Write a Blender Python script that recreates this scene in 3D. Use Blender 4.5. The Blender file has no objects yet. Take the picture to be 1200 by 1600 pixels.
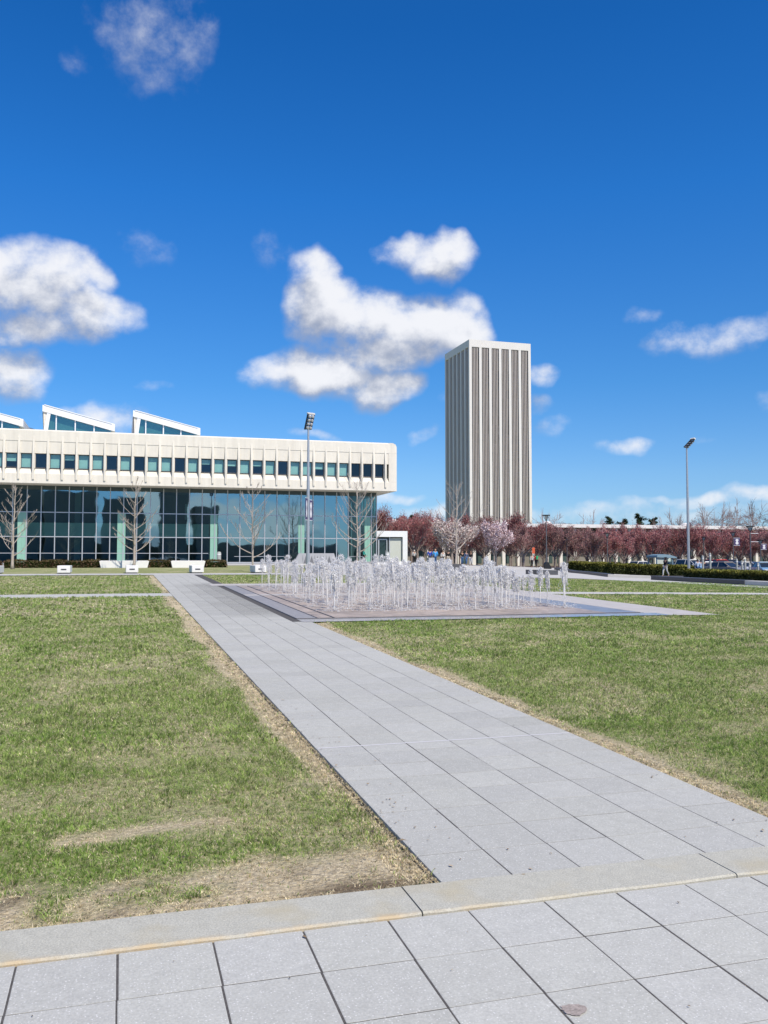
import bpy, math, random
import numpy as np
from mathutils import Vector, Matrix
random.seed(7); RNG = np.random.default_rng(7)
R = math.radians
SC = bpy.context.scene
COL = SC.collection

# ------------------------------------------------------------------ camera
# world frame: +Y runs along the slab path, +X across it (parallel to the facade)
CAM_H = 1.7
F_PX, CX, CY = 1380.0, 600.0, 800.0
AZ = math.atan(412/1380.0); PITCH = math.atan(72/1380.0)
cam = bpy.data.cameras.new('camera'); camo = bpy.data.objects.new('camera', cam); COL.objects.link(camo)
cam.sensor_fit = 'VERTICAL'; cam.sensor_height = 24.0; cam.lens = F_PX/1600*24.0
cam.clip_start = 0.05; cam.clip_end = 6000
camo.location = (0, 0, CAM_H); camo.rotation_euler = (math.pi/2+PITCH, 0, -AZ)
SC.camera = camo
SC.view_settings.view_transform = 'Standard'; SC.view_settings.look = 'None'
SC.view_settings.gamma = 1.0; SC.view_settings.exposure = 0.25
SC.cycles.transparent_max_bounces = 32
SC.cycles.max_bounces = 6
SC.cycles.caustics_reflective = False; SC.cycles.caustics_refractive = False

# ------------------------------------------------------------------ sun
SUN_AZ, SUN_EL = R(20), R(50)        # behind the camera, a little to the right
sdir = Vector((math.sin(SUN_AZ)*math.cos(SUN_EL), -math.cos(SUN_AZ)*math.cos(SUN_EL), math.sin(SUN_EL)))
sun = bpy.data.lights.new('sun', 'SUN'); sun.energy = 4.3; sun.angle = R(0.5); sun.color = (1.0, 0.91, 0.77)
suno = bpy.data.objects.new('sun', sun); COL.objects.link(suno)
suno.rotation_euler = sdir.to_track_quat('Z', 'Y').to_euler(); suno.location = (20, -30, 60)

def ray(px, py):
    a = (px-CX)/F_PX; b = (CY-py)/F_PX
    sa, ca, sp, cp = math.sin(AZ), math.cos(AZ), math.sin(PITCH), math.cos(PITCH)
    return Vector((sa*cp+a*ca-b*sa*sp, ca*cp-a*sa-b*ca*sp, sp+b*cp))

# ------------------------------------------------------------------ world: Nishita sky with procedural cumulus placed by direction
world = bpy.data.worlds.new('World'); SC.world = world; world.use_nodes = True
def build_world():
    nt = world.node_tree; N = nt.nodes; L = nt.links; N.clear()
    out = N.new('ShaderNodeOutputWorld'); bg = N.new('ShaderNodeBackground'); L.new(bg.outputs[0], out.inputs[0])
    bg.inputs[1].default_value = 0.1
    sky = N.new('ShaderNodeTexSky'); sky.sky_type = 'NISHITA'; sky.sun_disc = False
    sky.sun_elevation = SUN_EL; sky.sun_rotation = math.pi-SUN_AZ
    sky.air_density = 1.0; sky.dust_density = 0.0; sky.ozone_density = 1.0; sky.altitude = 100
    hs = N.new('ShaderNodeHueSaturation'); hs.inputs['Saturation'].default_value = SKY_SAT; hs.inputs['Value'].default_value = SKY_VAL
    L.new(sky.outputs[0], hs.inputs['Color'])
    gam = N.new('ShaderNodeMix'); gam.data_type = 'RGBA'; gam.blend_type = 'MULTIPLY'; gam.inputs[0].default_value = 1
    L.new(hs.outputs[0], gam.inputs[6])
    tc = N.new('ShaderNodeTexCoord')
    sep = N.new('ShaderNodeSeparateXYZ'); L.new(tc.outputs['Generated'], sep.inputs[0])
    def m(op, a, b=None, c=None, clamp=False):
        n = N.new('ShaderNodeMath'); n.operation = op; n.use_clamp = clamp
        for i, v in enumerate((a, b, c)):
            if v is None: continue
            if isinstance(v, (int, float)): n.inputs[i].default_value = v
            else: L.new(v, n.inputs[i])
        return n.outputs[0]
    def vm(op, a, b=None, c=None, out=0):
        n = N.new('ShaderNodeVectorMath'); n.operation = op
        for i, v in enumerate((a, b, c)):
            if v is None: continue
            if isinstance(v, (tuple, list)): n.inputs[i].default_value = v
            else: L.new(v, n.inputs[i])
        return n.outputs[out]
    az = m('ARCTAN2', sep.outputs[0], sep.outputs[1]); el = m('ARCSINE', sep.outputs[2])
    cb = N.new('ShaderNodeCombineXYZ'); L.new(az, cb.inputs[0]); L.new(el, cb.inputs[1]); P0 = cb.outputs[0]
    def ae(px, py):
        d = ray(px, py).normalized(); return math.atan2(d.x, d.y), math.asin(d.z)
    def noise(vec, scale, detail, rough, off=(0, 0, 0), zs=1.0):
        mp = vm('MULTIPLY_ADD', vec, (scale, scale*zs, scale), off)
        t = N.new('ShaderNodeTexNoise'); t.noise_dimensions = '2D'; t.inputs['Scale'].default_value = 1
        t.inputs['Detail'].default_value = detail; t.inputs['Roughness'].default_value = rough
        L.new(mp, t.inputs['Vector']); return t
    # warp
    def field(P):
        wn = noise(P, 10, 3, .55, (3.1, 8.2, 0))
        w = vm('MULTIPLY_ADD', wn.outputs['Color'], (.055, .045, 0), (-.0275, -.0225, 0))
        Q = vm('ADD', P, w)
        f = None
        for (x, y, rx, ry, s) in CLOUDS:
            a, e = ae(x, y)
            sx, sy = F_PX/rx, F_PX/ry
            d = vm('MULTIPLY_ADD', Q, (sx, sy, 0), (-a*sx, -e*sy, 0))
            dd = vm('DOT_PRODUCT', d, d, out=1)
            g = m('MULTIPLY_ADD', dd, -s, s)          # s*(1-r^2)
            if f is None: f = g
            else:
                mx = N.new('ShaderNodeMath'); mx.operation = 'SMOOTH_MAX'; mx.inputs[2].default_value = .18
                L.new(f, mx.inputs[0]); L.new(g, mx.inputs[1]); f = mx.outputs[0]
        n1 = noise(P, 20, 9, .60, (1.3, 4.4, 0), 1.25)
        amp = m('MULTIPLY', m('ADD', f, .45, clamp=True), 1.7); f = m('MULTIPLY_ADD', m('SUBTRACT', n1.outputs[0], .5), amp, f)
        return f, n1.outputs[0]
    F0, nn = field(P0)
    er = N.new('ShaderNodeMapRange'); er.inputs[1].default_value = 0; er.inputs[2].default_value = .6; L.new(el, er.inputs[0])
    ramp = N.new('ShaderNodeValToRGB'); L.new(er.outputs[0], ramp.inputs[0]); els = ramp.color_ramp.elements
    mine = {20: (90, 114, 149), 300: (104, 131, 166), 600: (143, 172, 201), 740: (184, 210, 219)}
    want = {20: (26, 97, 178), 300: (41, 118, 203), 600: (83, 155, 228), 740: (132, 190, 241)}
    lin = lambda v: ((v/255+.055)/1.055)**2.4
    st = [(ae(900, py)[1]/.6, tuple(lin(a)/lin(b)/1.19/2 for a, b in zip(want[py], mine[py]))) for py in (740, 600, 300, 20)]
    st.insert(0, (0.0, (.215, .305, .49)))
    for i, (p_, c_) in enumerate(st):
        e_ = els[i] if i < 2 else els.new(p_)
        e_.position = p_; e_.color = c_+(1,)
    dbl = vm('SCALE', ramp.outputs[0]); dbl.node.inputs['Scale'].default_value = 2.0
    L.new(dbl, gam.inputs[7])
    P1 = vm('ADD', P0, (0.010, 0.030, 0))            # towards the sun-lit tops
    F1, _ = field(P1)
    mr = N.new('ShaderNodeMapRange'); mr.interpolation_type = 'SMOOTHSTEP'
    mr.inputs[1].default_value = 0.0; mr.inputs[2].default_value = 1.15; L.new(F0, mr.inputs[0])
    dens = m('POWER', mr.outputs[0], .9)
    # behind the camera a general field of cumulus (seen in reflections)
    bn = noise(P0, 4.2, 6, .6, (9.4, 2.2, 0), 2.2)
    b1 = N.new('ShaderNodeMapRange'); b1.interpolation_type = 'SMOOTHSTEP'; b1.inputs[1].default_value = .50; b1.inputs[2].default_value = .66
    L.new(bn.outputs[0], b1.inputs[0])
    back = N.new('ShaderNodeMapRange'); back.inputs[1].default_value = -.1; back.inputs[2].default_value = -.35; L.new(sep.outputs[1], back.inputs[0])
    bd = m('MULTIPLY', b1.outputs[0], back.outputs[0])
    dens = m('MAXIMUM', dens, m('MULTIPLY', bd, .85))
    up = N.new('ShaderNodeMapRange'); up.inputs[1].default_value = -.01; up.inputs[2].default_value = .01; L.new(sep.outputs[2], up.inputs[0])
    dens = m('MULTIPLY', dens, up.outputs[0])
    # shade: thin/sunward = white, thick underside = lavender grey
    lit = m('SUBTRACT', F0, F1)
    ls = N.new('ShaderNodeMapRange'); ls.interpolation_type = 'SMOOTHSTEP'
    ls.inputs[1].default_value = -.60; ls.inputs[2].default_value = .85; L.new(lit, ls.inputs[0])
    cr = N.new('ShaderNodeMix'); cr.data_type = 'RGBA'; L.new(ls.outputs[0], cr.inputs[0])
    cr.inputs[6].default_value = CLOUD_DARK; cr.inputs[7].default_value = CLOUD_LIGHT
    mix = N.new('ShaderNodeMix'); mix.data_type = 'RGBA'; L.new(m('MULTIPLY', dens, .95), mix.inputs[0])
    L.new(gam.outputs[2], mix.inputs[6]); L.new(cr.outputs[2], mix.inputs[7])
    L.new(mix.outputs[2], bg.inputs[0])
SKY_SAT, SKY_VAL, SKY_TINT = 1.0, 1.0, (1, 1, 1, 1)
CLOUD_DARK = (3.0, 3.4, 4.4, 1); CLOUD_LIGHT = (7.9, 7.95, 8.2, 1)
CLOUDS = [ # px, py, radius x, radius y, strength
 (60, 440, 100, 66, 1.15), (0, 430, 90, 62, 1.1), (140, 490, 86, 44, 1.1), (140, 425, 42, 38, .9), (60, 505, 110, 34, .9),
 (20, 565, 66, 40, 1.0), (0, 592, 70, 30, .9),
 (508, 440, 60, 50, 1.25), (560, 490, 105, 60, 1.3), (640, 510, 110, 60, 1.3), (705, 518, 74, 66, 1.3), (600, 545, 120, 46, 1.2), (490, 490, 60, 56, 1.1), (550, 455, 70, 40, 1.0),
 (500, 584, 115, 46, 1.25), (590, 606, 74, 34, 1.1), (440, 585, 60, 28, .9),
 (690, 402, 62, 44, 1.1), (635, 390, 40, 26, .85), (718, 388, 36, 36, .95),
 (1100, 530, 92, 34, .55), (1175, 510, 60, 24, .48), (1010, 497, 34, 18, .34),
 (970, 695, 44, 16, .75), (842, 590, 36, 22, .6), (838, 634, 26, 16, .32), (868, 663, 36, 15, .32), (668, 680, 24, 9, .35),
 (225, 60, 100, 70, .30), (300, 22, 50, 34, .28), (120, 82, 26, 22, .15), (212, 380, 34, 24, .12), (430, 395, 36, 34, .12),
 (150, 655, 85, 26, .75), (500, 684, 60, 10, .4), (225, 612, 40, 10, .25), (1100, 690, 30, 8, .2), (700, 635, 30, 12, .3),
 (620, 774, 50, 12, .6), (880, 802, 110, 15, .42), (1010, 790, 80, 14, .45), (1110, 780, 60, 14, .75), (1180, 775, 60, 18, .6), (1080, 804, 220, 20, .45), (720, 800, 130, 16, .45), (1040, 778, 40, 9, .6),
 (-150, 480, 130, 60, 1.0), (-260, 600, 120, 40, .9), (1330, 620, 120, 40, .8), (1420, 520, 100, 50, .9)]
build_world()

# ------------------------------------------------------------------ terrain
US = np.array([-400, 0, 12, 23, 35, 50, 60, 80, 400.])
VS = np.array([-400, 0, 27, 44, 58, 75, 95, 130, 900.])
TZ = np.array([[-3.0]*9,
 [0, 0, 0, -.08, -.15, -.25, -.27, -.3, -.3],
 [.543, .543, .52, .36, .15, -.10, -.17, -.3, -.3],
 [.885, .885, .86, .55, .18, -.1, -.13, -.2, -.2],
 [1.0, 1.0, .98, .75, .28, -.1, -.13, -.2, -.2],
 [1.02, 1.02, 1.02, .92, .55, -.08, -.12, -.2, -.2],
 [1.10, 1.10, 1.12, 1.15, 1.05, .5, -.15, -.25, -.2],
 [1.2, 1.2, 1.2, 1.2, 1.05, .7, .2, .0, .1],
 [1.2, 1.2, 1.2, 1.2, 1.0, .8, .7, .6, .6]])
def gzv(x, y):
    x = np.clip(np.asarray(x, float), US[0], US[-1]-1e-6); y = np.clip(np.asarray(y, float), VS[0], VS[-1]-1e-6)
    i = np.searchsorted(US, x, 'right')-1; j = np.searchsorted(VS, y, 'right')-1
    a = (x-US[i])/(US[i+1]-US[i]); b = (y-VS[j])/(VS[j+1]-VS[j])
    return (TZ[j, i]*(1-a)+TZ[j, i+1]*a)*(1-b)+(TZ[j+1, i]*(1-a)+TZ[j+1, i+1]*a)*b
def gz(x, y): return float(gzv(x, y))
def ground_at(px, py):
    r = ray(px, py); t = 1.0
    while t < 700 and CAM_H+r.z*t > gz(r.x*t, r.y*t): t *= 1.02
    lo, hi = t/1.02, t
    for _ in range(30):
        mid = (lo+hi)/2
        if CAM_H+r.z*mid > gz(r.x*mid, r.y*mid): lo = mid
        else: hi = mid
    return (r.x*lo, r.y*lo)
def at(px, Z):                      # stand on the terrain, seen in that column, Z metres away
    r = ray(px, 872); x, y = r.x*Z, r.y*Z; return (x, y, gz(x, y))
def on_v(px, py, v):                # point of the plane y = v seen at a pixel
    r = ray(px, py); t = v/r.y; return Vector((r.x*t, v, CAM_H+r.z*t))
def zof(py, Z): return CAM_H+(872-py)/F_PX*Z

# ------------------------------------------------------------------ helpers
def tag(o, label=None, cat=None, group=None, kind=None):
    if label: o['label'] = label
    if cat: o['category'] = cat
    if group: o['group'] = group
    if kind: o['kind'] = kind
    return o
def empty(name, loc=(0, 0, 0), rz=0, parent=None):
    o = bpy.data.objects.new(name, None); COL.objects.link(o); o.location = loc; o.rotation_euler = (0, 0, rz)
    o.empty_display_size = .3
    if parent: o.parent = parent
    return o
def copy_tree(o, parent=None):
    c = o.copy(); COL.objects.link(c); c.parent = parent
    for ch in o.children: copy_tree(ch, c)
    return c
class MB:
    def __init__(s): s.v = []; s.f = []; s.c = []
    def add(s, vs, fs, col=None):
        b = len(s.v); s.v += [tuple(p) for p in vs]; s.f += [tuple(i+b for i in f) for f in fs]
        s.c += [col]*len(fs)
    def box(s, x0, x1, y0, y1, z0, z1, col=None):
        s.add([(x0,y0,z0),(x1,y0,z0),(x1,y1,z0),(x0,y1,z0),(x0,y0,z1),(x1,y0,z1),(x1,y1,z1),(x0,y1,z1)],
              [(0,3,2,1),(4,5,6,7),(0,1,5,4),(1,2,6,5),(2,3,7,6),(3,0,4,7)], col)
    def pane(s, x0, x1, y, z0, z1): s.add([(x0, y, z0), (x1, y, z0), (x1, y, z1), (x0, y, z1)], [(0, 1, 2, 3)])
    def cbox(s, x0, x1, y0, y1, z0, z1, c=.02, col=None):      # box with chamfered top and vertical edges
        def ring(i, z): return [(x0+i+c,y0+i,z),(x1-i-c,y0+i,z),(x1-i,y0+i+c,z),(x1-i,y1-i-c,z),(x1-i-c,y1-i,z),(x0+i+c,y1-i,z),(x0+i,y1-i-c,z),(x0+i,y0+i+c,z)]
        vs = ring(0, z0)+ring(0, z1-c)+ring(c*.6, z1)
        fs = [tuple(range(7, -1, -1)), tuple(range(16, 24))]
        for k in range(2):
            for i in range(8): j = (i+1) % 8; fs.append((k*8+i, k*8+j, k*8+8+j, k*8+8+i))
        s.add(vs, fs, col)
    def tube(s, pts, rad, n=6, col=None, cap=True):
        pts = [Vector(p) for p in pts]
        if isinstance(rad, (int, float)): rad = [rad]*len(pts)
        rings = []
        ref = Vector((0, 0, 1)) if abs((pts[-1]-pts[0]).normalized().z) < .9 else Vector((1, 0, 0))
        for i, p in enumerate(pts):
            d = (pts[min(i+1, len(pts)-1)]-pts[max(i-1, 0)])
            if d.length < 1e-6: d = Vector((0, 0, 1))
            d.normalize(); a = d.cross(ref).normalized(); b = d.cross(a)
            rings.append([p+(a*math.cos(2*math.pi*k/n)+b*math.sin(2*math.pi*k/n))*rad[i] for k in range(n)])
        vs = [q for r_ in rings for q in r_]; fs = []
        for i in range(len(pts)-1):
            for k in range(n):
                l = (k+1) % n; fs.append((i*n+k, i*n+l, (i+1)*n+l, (i+1)*n+k))
        if cap: fs += [tuple(range(n-1, -1, -1)), tuple(range((len(pts)-1)*n, len(pts)*n))]
        s.add(vs, fs, col)
    def lathe(s, prof, n=16, c=(0, 0), col=None):
        vs = []; fs = []
        for r_, z in prof:
            for k in range(n):
                a = 2*math.pi*k/n; vs.append((c[0]+r_*math.cos(a), c[1]+r_*math.sin(a), z))
        for i in range(len(prof)-1):
            for k in range(n):
                l = (k+1) % n; fs.append((i*n+k, i*n+l, (i+1)*n+l, (i+1)*n+k))
        fs += [tuple(range(n-1, -1, -1)), tuple(range((len(prof)-1)*n, len(prof)*n))]
        s.add(vs, fs, col)
    def prism(s, poly, d0, d1, axis='y', col=None):            # polygon in the other two axes, extruded on axis
        def P(a, b, t): return {'y': (a, t, b), 'x': (t, a, b), 'z': (a, b, t)}[axis]
        n = len(poly); vs = [P(a, b, d0) for a, b in poly]+[P(a, b, d1) for a, b in poly]
        fs = [tuple(range(n)), tuple(range(2*n-1, n-1, -1))]+[(i, (i+1) % n+0, (i+1) % n+n, i+n) for i in range(n)]
        s.add(vs, fs, col)
    def build(s, name, mat, parent=None, smooth=False, loc=None):
        me = bpy.data.meshes.new(name); me.from_pydata(s.v, [], s.f); me.materials.append(mat)
        if any(c is not None for c in s.c):
            at_ = me.attributes.new('col', 'FLOAT_COLOR', 'FACE')
            at_.data.foreach_set('color', np.array([(c if c is not None else (1, 1, 1))+(1,) for c in s.c], dtype=np.float32).ravel())
        if smooth: me.polygons.foreach_set('use_smooth', [True]*len(me.polygons))
        me.update()
        import bmesh
        if len(s.f) < 60000:
            bm = bmesh.new(); bm.from_mesh(me); bmesh.ops.recalc_face_normals(bm, faces=bm.faces); bm.to_mesh(me); bm.free()
        o = bpy.data.objects.new(name, me); COL.objects.link(o)
        if parent: o.parent = parent
        if loc: o.location = loc
        return o

def mat(name, color, rough=.7, metal=0, spec=.4, var=0, vscale=5, bump=0, bscale=40, speck=None, attr=False, space='Object', objrand=0, detail=5, coat=0, var2=0, streak=0):
    M = bpy.data.materials.new(name); M.use_nodes = True; nt = M.node_tree; N = nt.nodes; L = nt.links
    p = N['Principled BSDF']; p.inputs['Roughness'].default_value = rough; p.inputs['Metallic'].default_value = metal
    p.inputs['Specular IOR Level'].default_value = spec; p.inputs['Coat Weight'].default_value = coat
    tc = N.new('ShaderNodeTexCoord'); geo = N.new('ShaderNodeNewGeometry')
    vec = tc.outputs['Object'] if space == 'Object' else geo.outputs['Position']
    def noise(sc, det=5, ro=.6):
        t = N.new('ShaderNodeTexNoise'); t.inputs['Scale'].default_value = sc; t.inputs['Detail'].default_value = det
        t.inputs['Roughness'].default_value = ro; L.new(vec, t.inputs['Vector']); return t.outputs[0]
    def mix(bt, f, a, b):
        n = N.new('ShaderNodeMix'); n.data_type = 'RGBA'; n.blend_type = bt
        for k, v in ((0, f), (6, a), (7, b)):
            if isinstance(v, (int, float)): n.inputs[k].default_value = v
            elif isinstance(v, tuple): n.inputs[k].default_value = (v+(1,))[:4]
            else: L.new(v, n.inputs[k])
        return n.outputs[2]
    def rng(v, a, b, c, d):
        n = N.new('ShaderNodeMapRange'); L.new(v, n.inputs[0])
        for k, q in enumerate((a, b, c, d)): n.inputs[k+1].default_value = q
        return n.outputs[0]
    c = color
    if attr:
        an = N.new('ShaderNodeAttribute'); an.attribute_name = 'col'; c = mix('MULTIPLY', 1.0, color, an.outputs['Color'])
    if var:
        g = rng(noise(vscale, detail), .3, .7, 1-var, 1+var)
        cc = N.new('ShaderNodeCombineColor'); [L.new(g, cc.inputs[k]) for k in range(3)]
        c = mix('MULTIPLY', 1.0, c, cc.outputs[0])
    if var2:
        g = rng(noise(vscale*.13, 4), .3, .7, 1-var2, 1+var2)
        cc = N.new('ShaderNodeCombineColor'); [L.new(g, cc.inputs[k]) for k in range(3)]
        c = mix('MULTIPLY', 1.0, c, cc.outputs[0])
    if streak:
        vm_ = N.new('ShaderNodeVectorMath'); vm_.operation = 'MULTIPLY'; vm_.inputs[1].default_value = (2.2, 2.2, .12); L.new(vec, vm_.inputs[0])
        t_ = N.new('ShaderNodeTexNoise'); t_.inputs['Scale'].default_value = 1; t_.inputs['Detail'].default_value = 6; L.new(vm_.outputs[0], t_.inputs['Vector'])
        g = rng(t_.outputs[0], .3, .7, 1-streak*1.6, 1+streak)
        cc = N.new('ShaderNodeCombineColor'); [L.new(g, cc.inputs[k]) for k in range(3)]
        c = mix('MULTIPLY', 1.0, c, cc.outputs[0])
    if speck:                                                  # (scale, colour, amount)
        vo = N.new('ShaderNodeTexVoronoi'); vo.inputs['Scale'].default_value = speck[0]; L.new(vec, vo.inputs['Vector'])
        s1 = rng(vo.outputs['Distance'], .18, .30, speck[2], 0)
        sp = N.new('ShaderNodeSeparateColor'); L.new(vo.outputs['Color'], sp.inputs[0])
        k = N.new('ShaderNodeMath'); k.operation = 'MULTIPLY'; L.new(s1, k.inputs[0]); L.new(rng(sp.outputs[0], .45, .7, 0, 1), k.inputs[1])
        c = mix('MIX', k.outputs[0], c, speck[1])
    if objrand:
        oi = N.new('ShaderNodeObjectInfo'); g = rng(oi.outputs['Random'], 0, 1, 1-objrand, 1+objrand)
        cc = N.new('ShaderNodeCombineColor'); [L.new(g, cc.inputs[k]) for k in range(3)]
        c = mix('MULTIPLY', 1.0, c, cc.outputs[0])
    if isinstance(c, tuple): p.inputs['Base Color'].default_value = (c+(1,))[:4]
    else: L.new(c, p.inputs['Base Color'])
    if bump:
        b = N.new('ShaderNodeBump'); b.inputs['Strength'].default_value = 1; b.inputs['Distance'].default_value = bump
        L.new(noise(bscale, 6), b.inputs['Height']); L.new(b.outputs[0], p.inputs['Normal'])
    return M

M = {}
M['paver'] = mat('paver_concrete', (.458, .462, .430), .95, spec=.06, var=.13, vscale=90, bump=.0018, bscale=220, speck=(75, (.72, .72, .71), .7), attr=True, space='W', var2=.05)
M['joint'] = mat('joint_sand', (.085, .08, .075), .95, var=.3, vscale=30, space='W')
M['concrete'] = mat('plaza_concrete', (.50, .49, .46), .85, var=.05, vscale=3, var2=.06, space='W', bump=.001, bscale=100)
M['white_conc'] = mat('white_precast', (.74, .735, .72), .7, var=.03, vscale=4)
M['granite'] = mat('dark_granite', (.075, .075, .08), .5, var=.15, vscale=8)
M['grey_conc'] = mat('grey_concrete', (.30, .30, .31), .8, var=.08, vscale=4)
M['asphalt'] = mat('asphalt', (.06, .06, .062), .9, var=.15, vscale=3, space='W')
M['mulch'] = mat('mulch', (.085, .055, .04), .95, var=.4, vscale=2, space='W', bump=.05, bscale=10)
M['dark_metal'] = mat('dark_metal', (.03, .032, .035), .45, metal=.5)
M['galv'] = mat('galvanised_metal', (.45, .47, .5), .42, metal=.6, var=.05, vscale=6)
M['alu'] = mat('aluminium', (.50, .52, .54), .4, metal=.5)
M['facade'] = mat('cream_precast', (.70, .665, .59), .75, streak=.05, var=.03, vscale=1.2, var2=.04)
M['dark_in'] = mat('dark_interior', (.05, .085, .085), .8)
M['green_col'] = mat('green_glass_panel', (.24, .44, .355), .35, var=.04, vscale=2)
M['white_paint'] = mat('white_painted_metal', (.74, .77, .80), .45, var=.02, vscale=1)
M['panel'] = mat('pale_panel', (.50, .53, .50), .5, var=.03)

def glass(name, tint, refl, rough=.02, tr=(.5, .6, .6)):
    m_ = bpy.data.materials.new(name); m_.use_nodes = True; N = m_.node_tree.nodes; L = m_.node_tree.links; N.clear()
    o = N.new('ShaderNodeOutputMaterial'); mx = N.new('ShaderNodeMixShader'); t = N.new('ShaderNodeBsdfTransparent'); g = N.new('ShaderNodeBsdfGlossy')
    g.inputs['Color'].default_value = tint+(1,); g.inputs['Roughness'].default_value = rough; t.inputs['Color'].default_value = tr+(1,)
    tc = N.new('ShaderNodeTexCoord'); ns = N.new('ShaderNodeTexNoise'); ns.inputs['Scale'].default_value = .55; ns.inputs['Detail'].default_value = 1
    L.new(tc.outputs['Object'], ns.inputs['Vector'])
    b = N.new('ShaderNodeBump'); b.inputs['Distance'].default_value = .006; L.new(ns.outputs[0], b.inputs['Height']); L.new(b.outputs[0], g.inputs['Normal'])
    lw = N.new('ShaderNodeLayerWeight'); lw.inputs[0].default_value = .5
    pw = N.new('ShaderNodeMath'); pw.operation = 'POWER'; L.new(lw.outputs['Facing'], pw.inputs[0]); pw.inputs[1].default_value = 4
    mr = N.new('ShaderNodeMapRange'); mr.inputs[3].default_value = refl; mr.inputs[4].default_value = 1; L.new(pw.outputs[0], mr.inputs[0])
    L.new(mr.outputs[0], mx.inputs[0]); L.new(t.outputs[0], mx.inputs[1]); L.new(g.outputs[0], mx.inputs[2]); L.new(mx.outputs[0], o.inputs[0])
    return m_
M['glass'] = glass('curtain_glass', (.52, .76, .84), .44, tr=(.70, .90, .86))
M['glass_corner'] = glass('corner_glass', (.5, .65, .65), .12, tr=(.45, .60, .55))
M['glass_sky'] = glass('skylight_glass', (.55, .75, .75), .25, tr=(.5, .68, .66))

# ------------------------------------------------------------------ noise for colouring
_perm = RNG.random((64, 64))
def vnoise(x, y, s):
    x = np.asarray(x)*s+1000; y = np.asarray(y)*s+1000
    xi = np.floor(x).astype(int); yi = np.floor(y).astype(int); fx = x-xi; fy = y-yi
    fx = fx*fx*(3-2*fx); fy = fy*fy*(3-2*fy)
    g = lambda a, b: _perm[a % 64, b % 64]
    return (g(xi, yi)*(1-fx)+g(xi+1, yi)*fx)*(1-fy)+(g(xi, yi+1)*(1-fx)+g(xi+1, yi+1)*fx)*fy
def fbm(x, y, s, o=4):
    r = 0; a = .5
    for k in range(o): r = r+a*vnoise(x+k*13.7, y-k*7.1, s*2**k); a *= .5
    return r/(1-.5**o)
# dead-straw amount on the lawn (0 green .. 1 straw)
def sst(e0, e1, x): t = np.clip((x-e0)/(e1-e0), 0, 1); return t*t*(3-2*t)
PCH = [ground_at(110, 1312), ground_at(345, 1280)]
def straw(x, y):
    n = fbm(x, y, 1.6); n2 = fbm(x+50, y, .35, 3)
    s = sst(.42, .68, .75*n+.25*n2)*.34
    edge = np.maximum(0, (1.56-x)); wl = .22+.42*(fbm(x+9, y, .9)-.35)
    wl = wl*np.where((y > 4.9) & (y < 6.2), .25, 1)
    s = np.maximum(s, np.where((x < 1.7) & (y < 44), 1-sst(wl*.6, wl*1.35, edge), 0))
    wr = .17+.42*(fbm(x+29, y, .9)-.35); er = x-3.88
    s = np.maximum(s, np.where((er > -.2) & (y < 18.2), 1-sst(wr*.6, wr*1.35, er), 0))
    wk = .46+.9*(fbm(x+3, y*0+5, 1.3)-.45)
    s = np.maximum(s, (1-sst(wk*.75, wk*1.25, (y-4.22)))*(1-.75*sst(.53, .64, fbm(x+61, y*1.6+7, 1.7, 3))*(x < .9)))
    (ax, ay), (bx, by) = PCH; dx, dy = bx-ax, by-ay; L2 = dx*dx+dy*dy
    t = np.clip(((x-ax)*dx+(y-ay)*dy)/L2, 0, 1); d = np.hypot(x-ax-t*dx, y-ay-t*dy)
    s = np.maximum(s, (1-sst(.03, .14, d+.12*(n-.5)))*.95)
    return np.clip(s, 0, 1)
def mud(x, y):
    m1 = sst(.60, .76, fbm(x+80, y+11, 3.2, 3))*(straw(x, y) > .75)*(y < 4.9)
    gx, gy = ground_at(570, 1388); m2 = 1-sst(.6, 1.1, np.hypot((x-gx)/.42, (y-gy)/.10)+.5*(fbm(x, y, 8)-.5))
    return np.clip(np.maximum(m1*.7, m2*.9), 0, 1)
def near_paved(x, y):
    p = (y < 4.22) | ((x > 1.56) & (x < 3.88) & (y < 44.5)) | ((x > 3.5) & (x < 13.95) & (y > 18.25) & (y < 35.1))
    p |= (x < 1.6) & (y > 27.7) & (y < 29.1) | ((x > 13.9) & (y > 27.0) & (y < 28.5)) | ((y > 44.3) & (y < 47.3) & (x < 20))
    return p

# ------------------------------------------------------------------ ground
def grid_sheet(name, xs, ys, m_, dz, kind='structure', colf=None, zf=None):
    X, Y = np.meshgrid(xs, ys); Zz = gzv(X, Y)+dz
    if zf is not None: Zz = Zz+zf(X, Y)
    v = np.stack([X, Y, Zz], -1).reshape(-1, 3); nx, ny = len(xs), len(ys)
    i = (np.arange(ny-1)[:, None]*nx+np.arange(nx-1)[None]).ravel(); f = np.stack([i, i+1, i+nx+1, i+nx], 1)
    me = bpy.data.meshes.new(name); me.vertices.add(len(v)); me.vertices.foreach_set('co', v.astype(np.float32).ravel())
    me.loops.add(f.size); me.loops.foreach_set('vertex_index', f.astype(np.int32).ravel())
    me.polygons.add(len(f)); me.polygons.foreach_set('loop_start', np.arange(0, f.size, 4, dtype=np.int32))
    me.polygons.foreach_set('use_smooth', np.ones(len(f), bool))
    if colf is not None:
        a = me.attributes.new('straw', 'FLOAT_COLOR', 'POINT'); c = colf(v[:, 0], v[:, 1]); a.data.foreach_set('color', c.astype(np.float32).ravel())
    me.materials.append(m_); me.update(calc_edges=True); me.validate()
    o = bpy.data.objects.new(name, me); COL.objects.link(o)
    if kind: o['kind'] = kind
    return o
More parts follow.
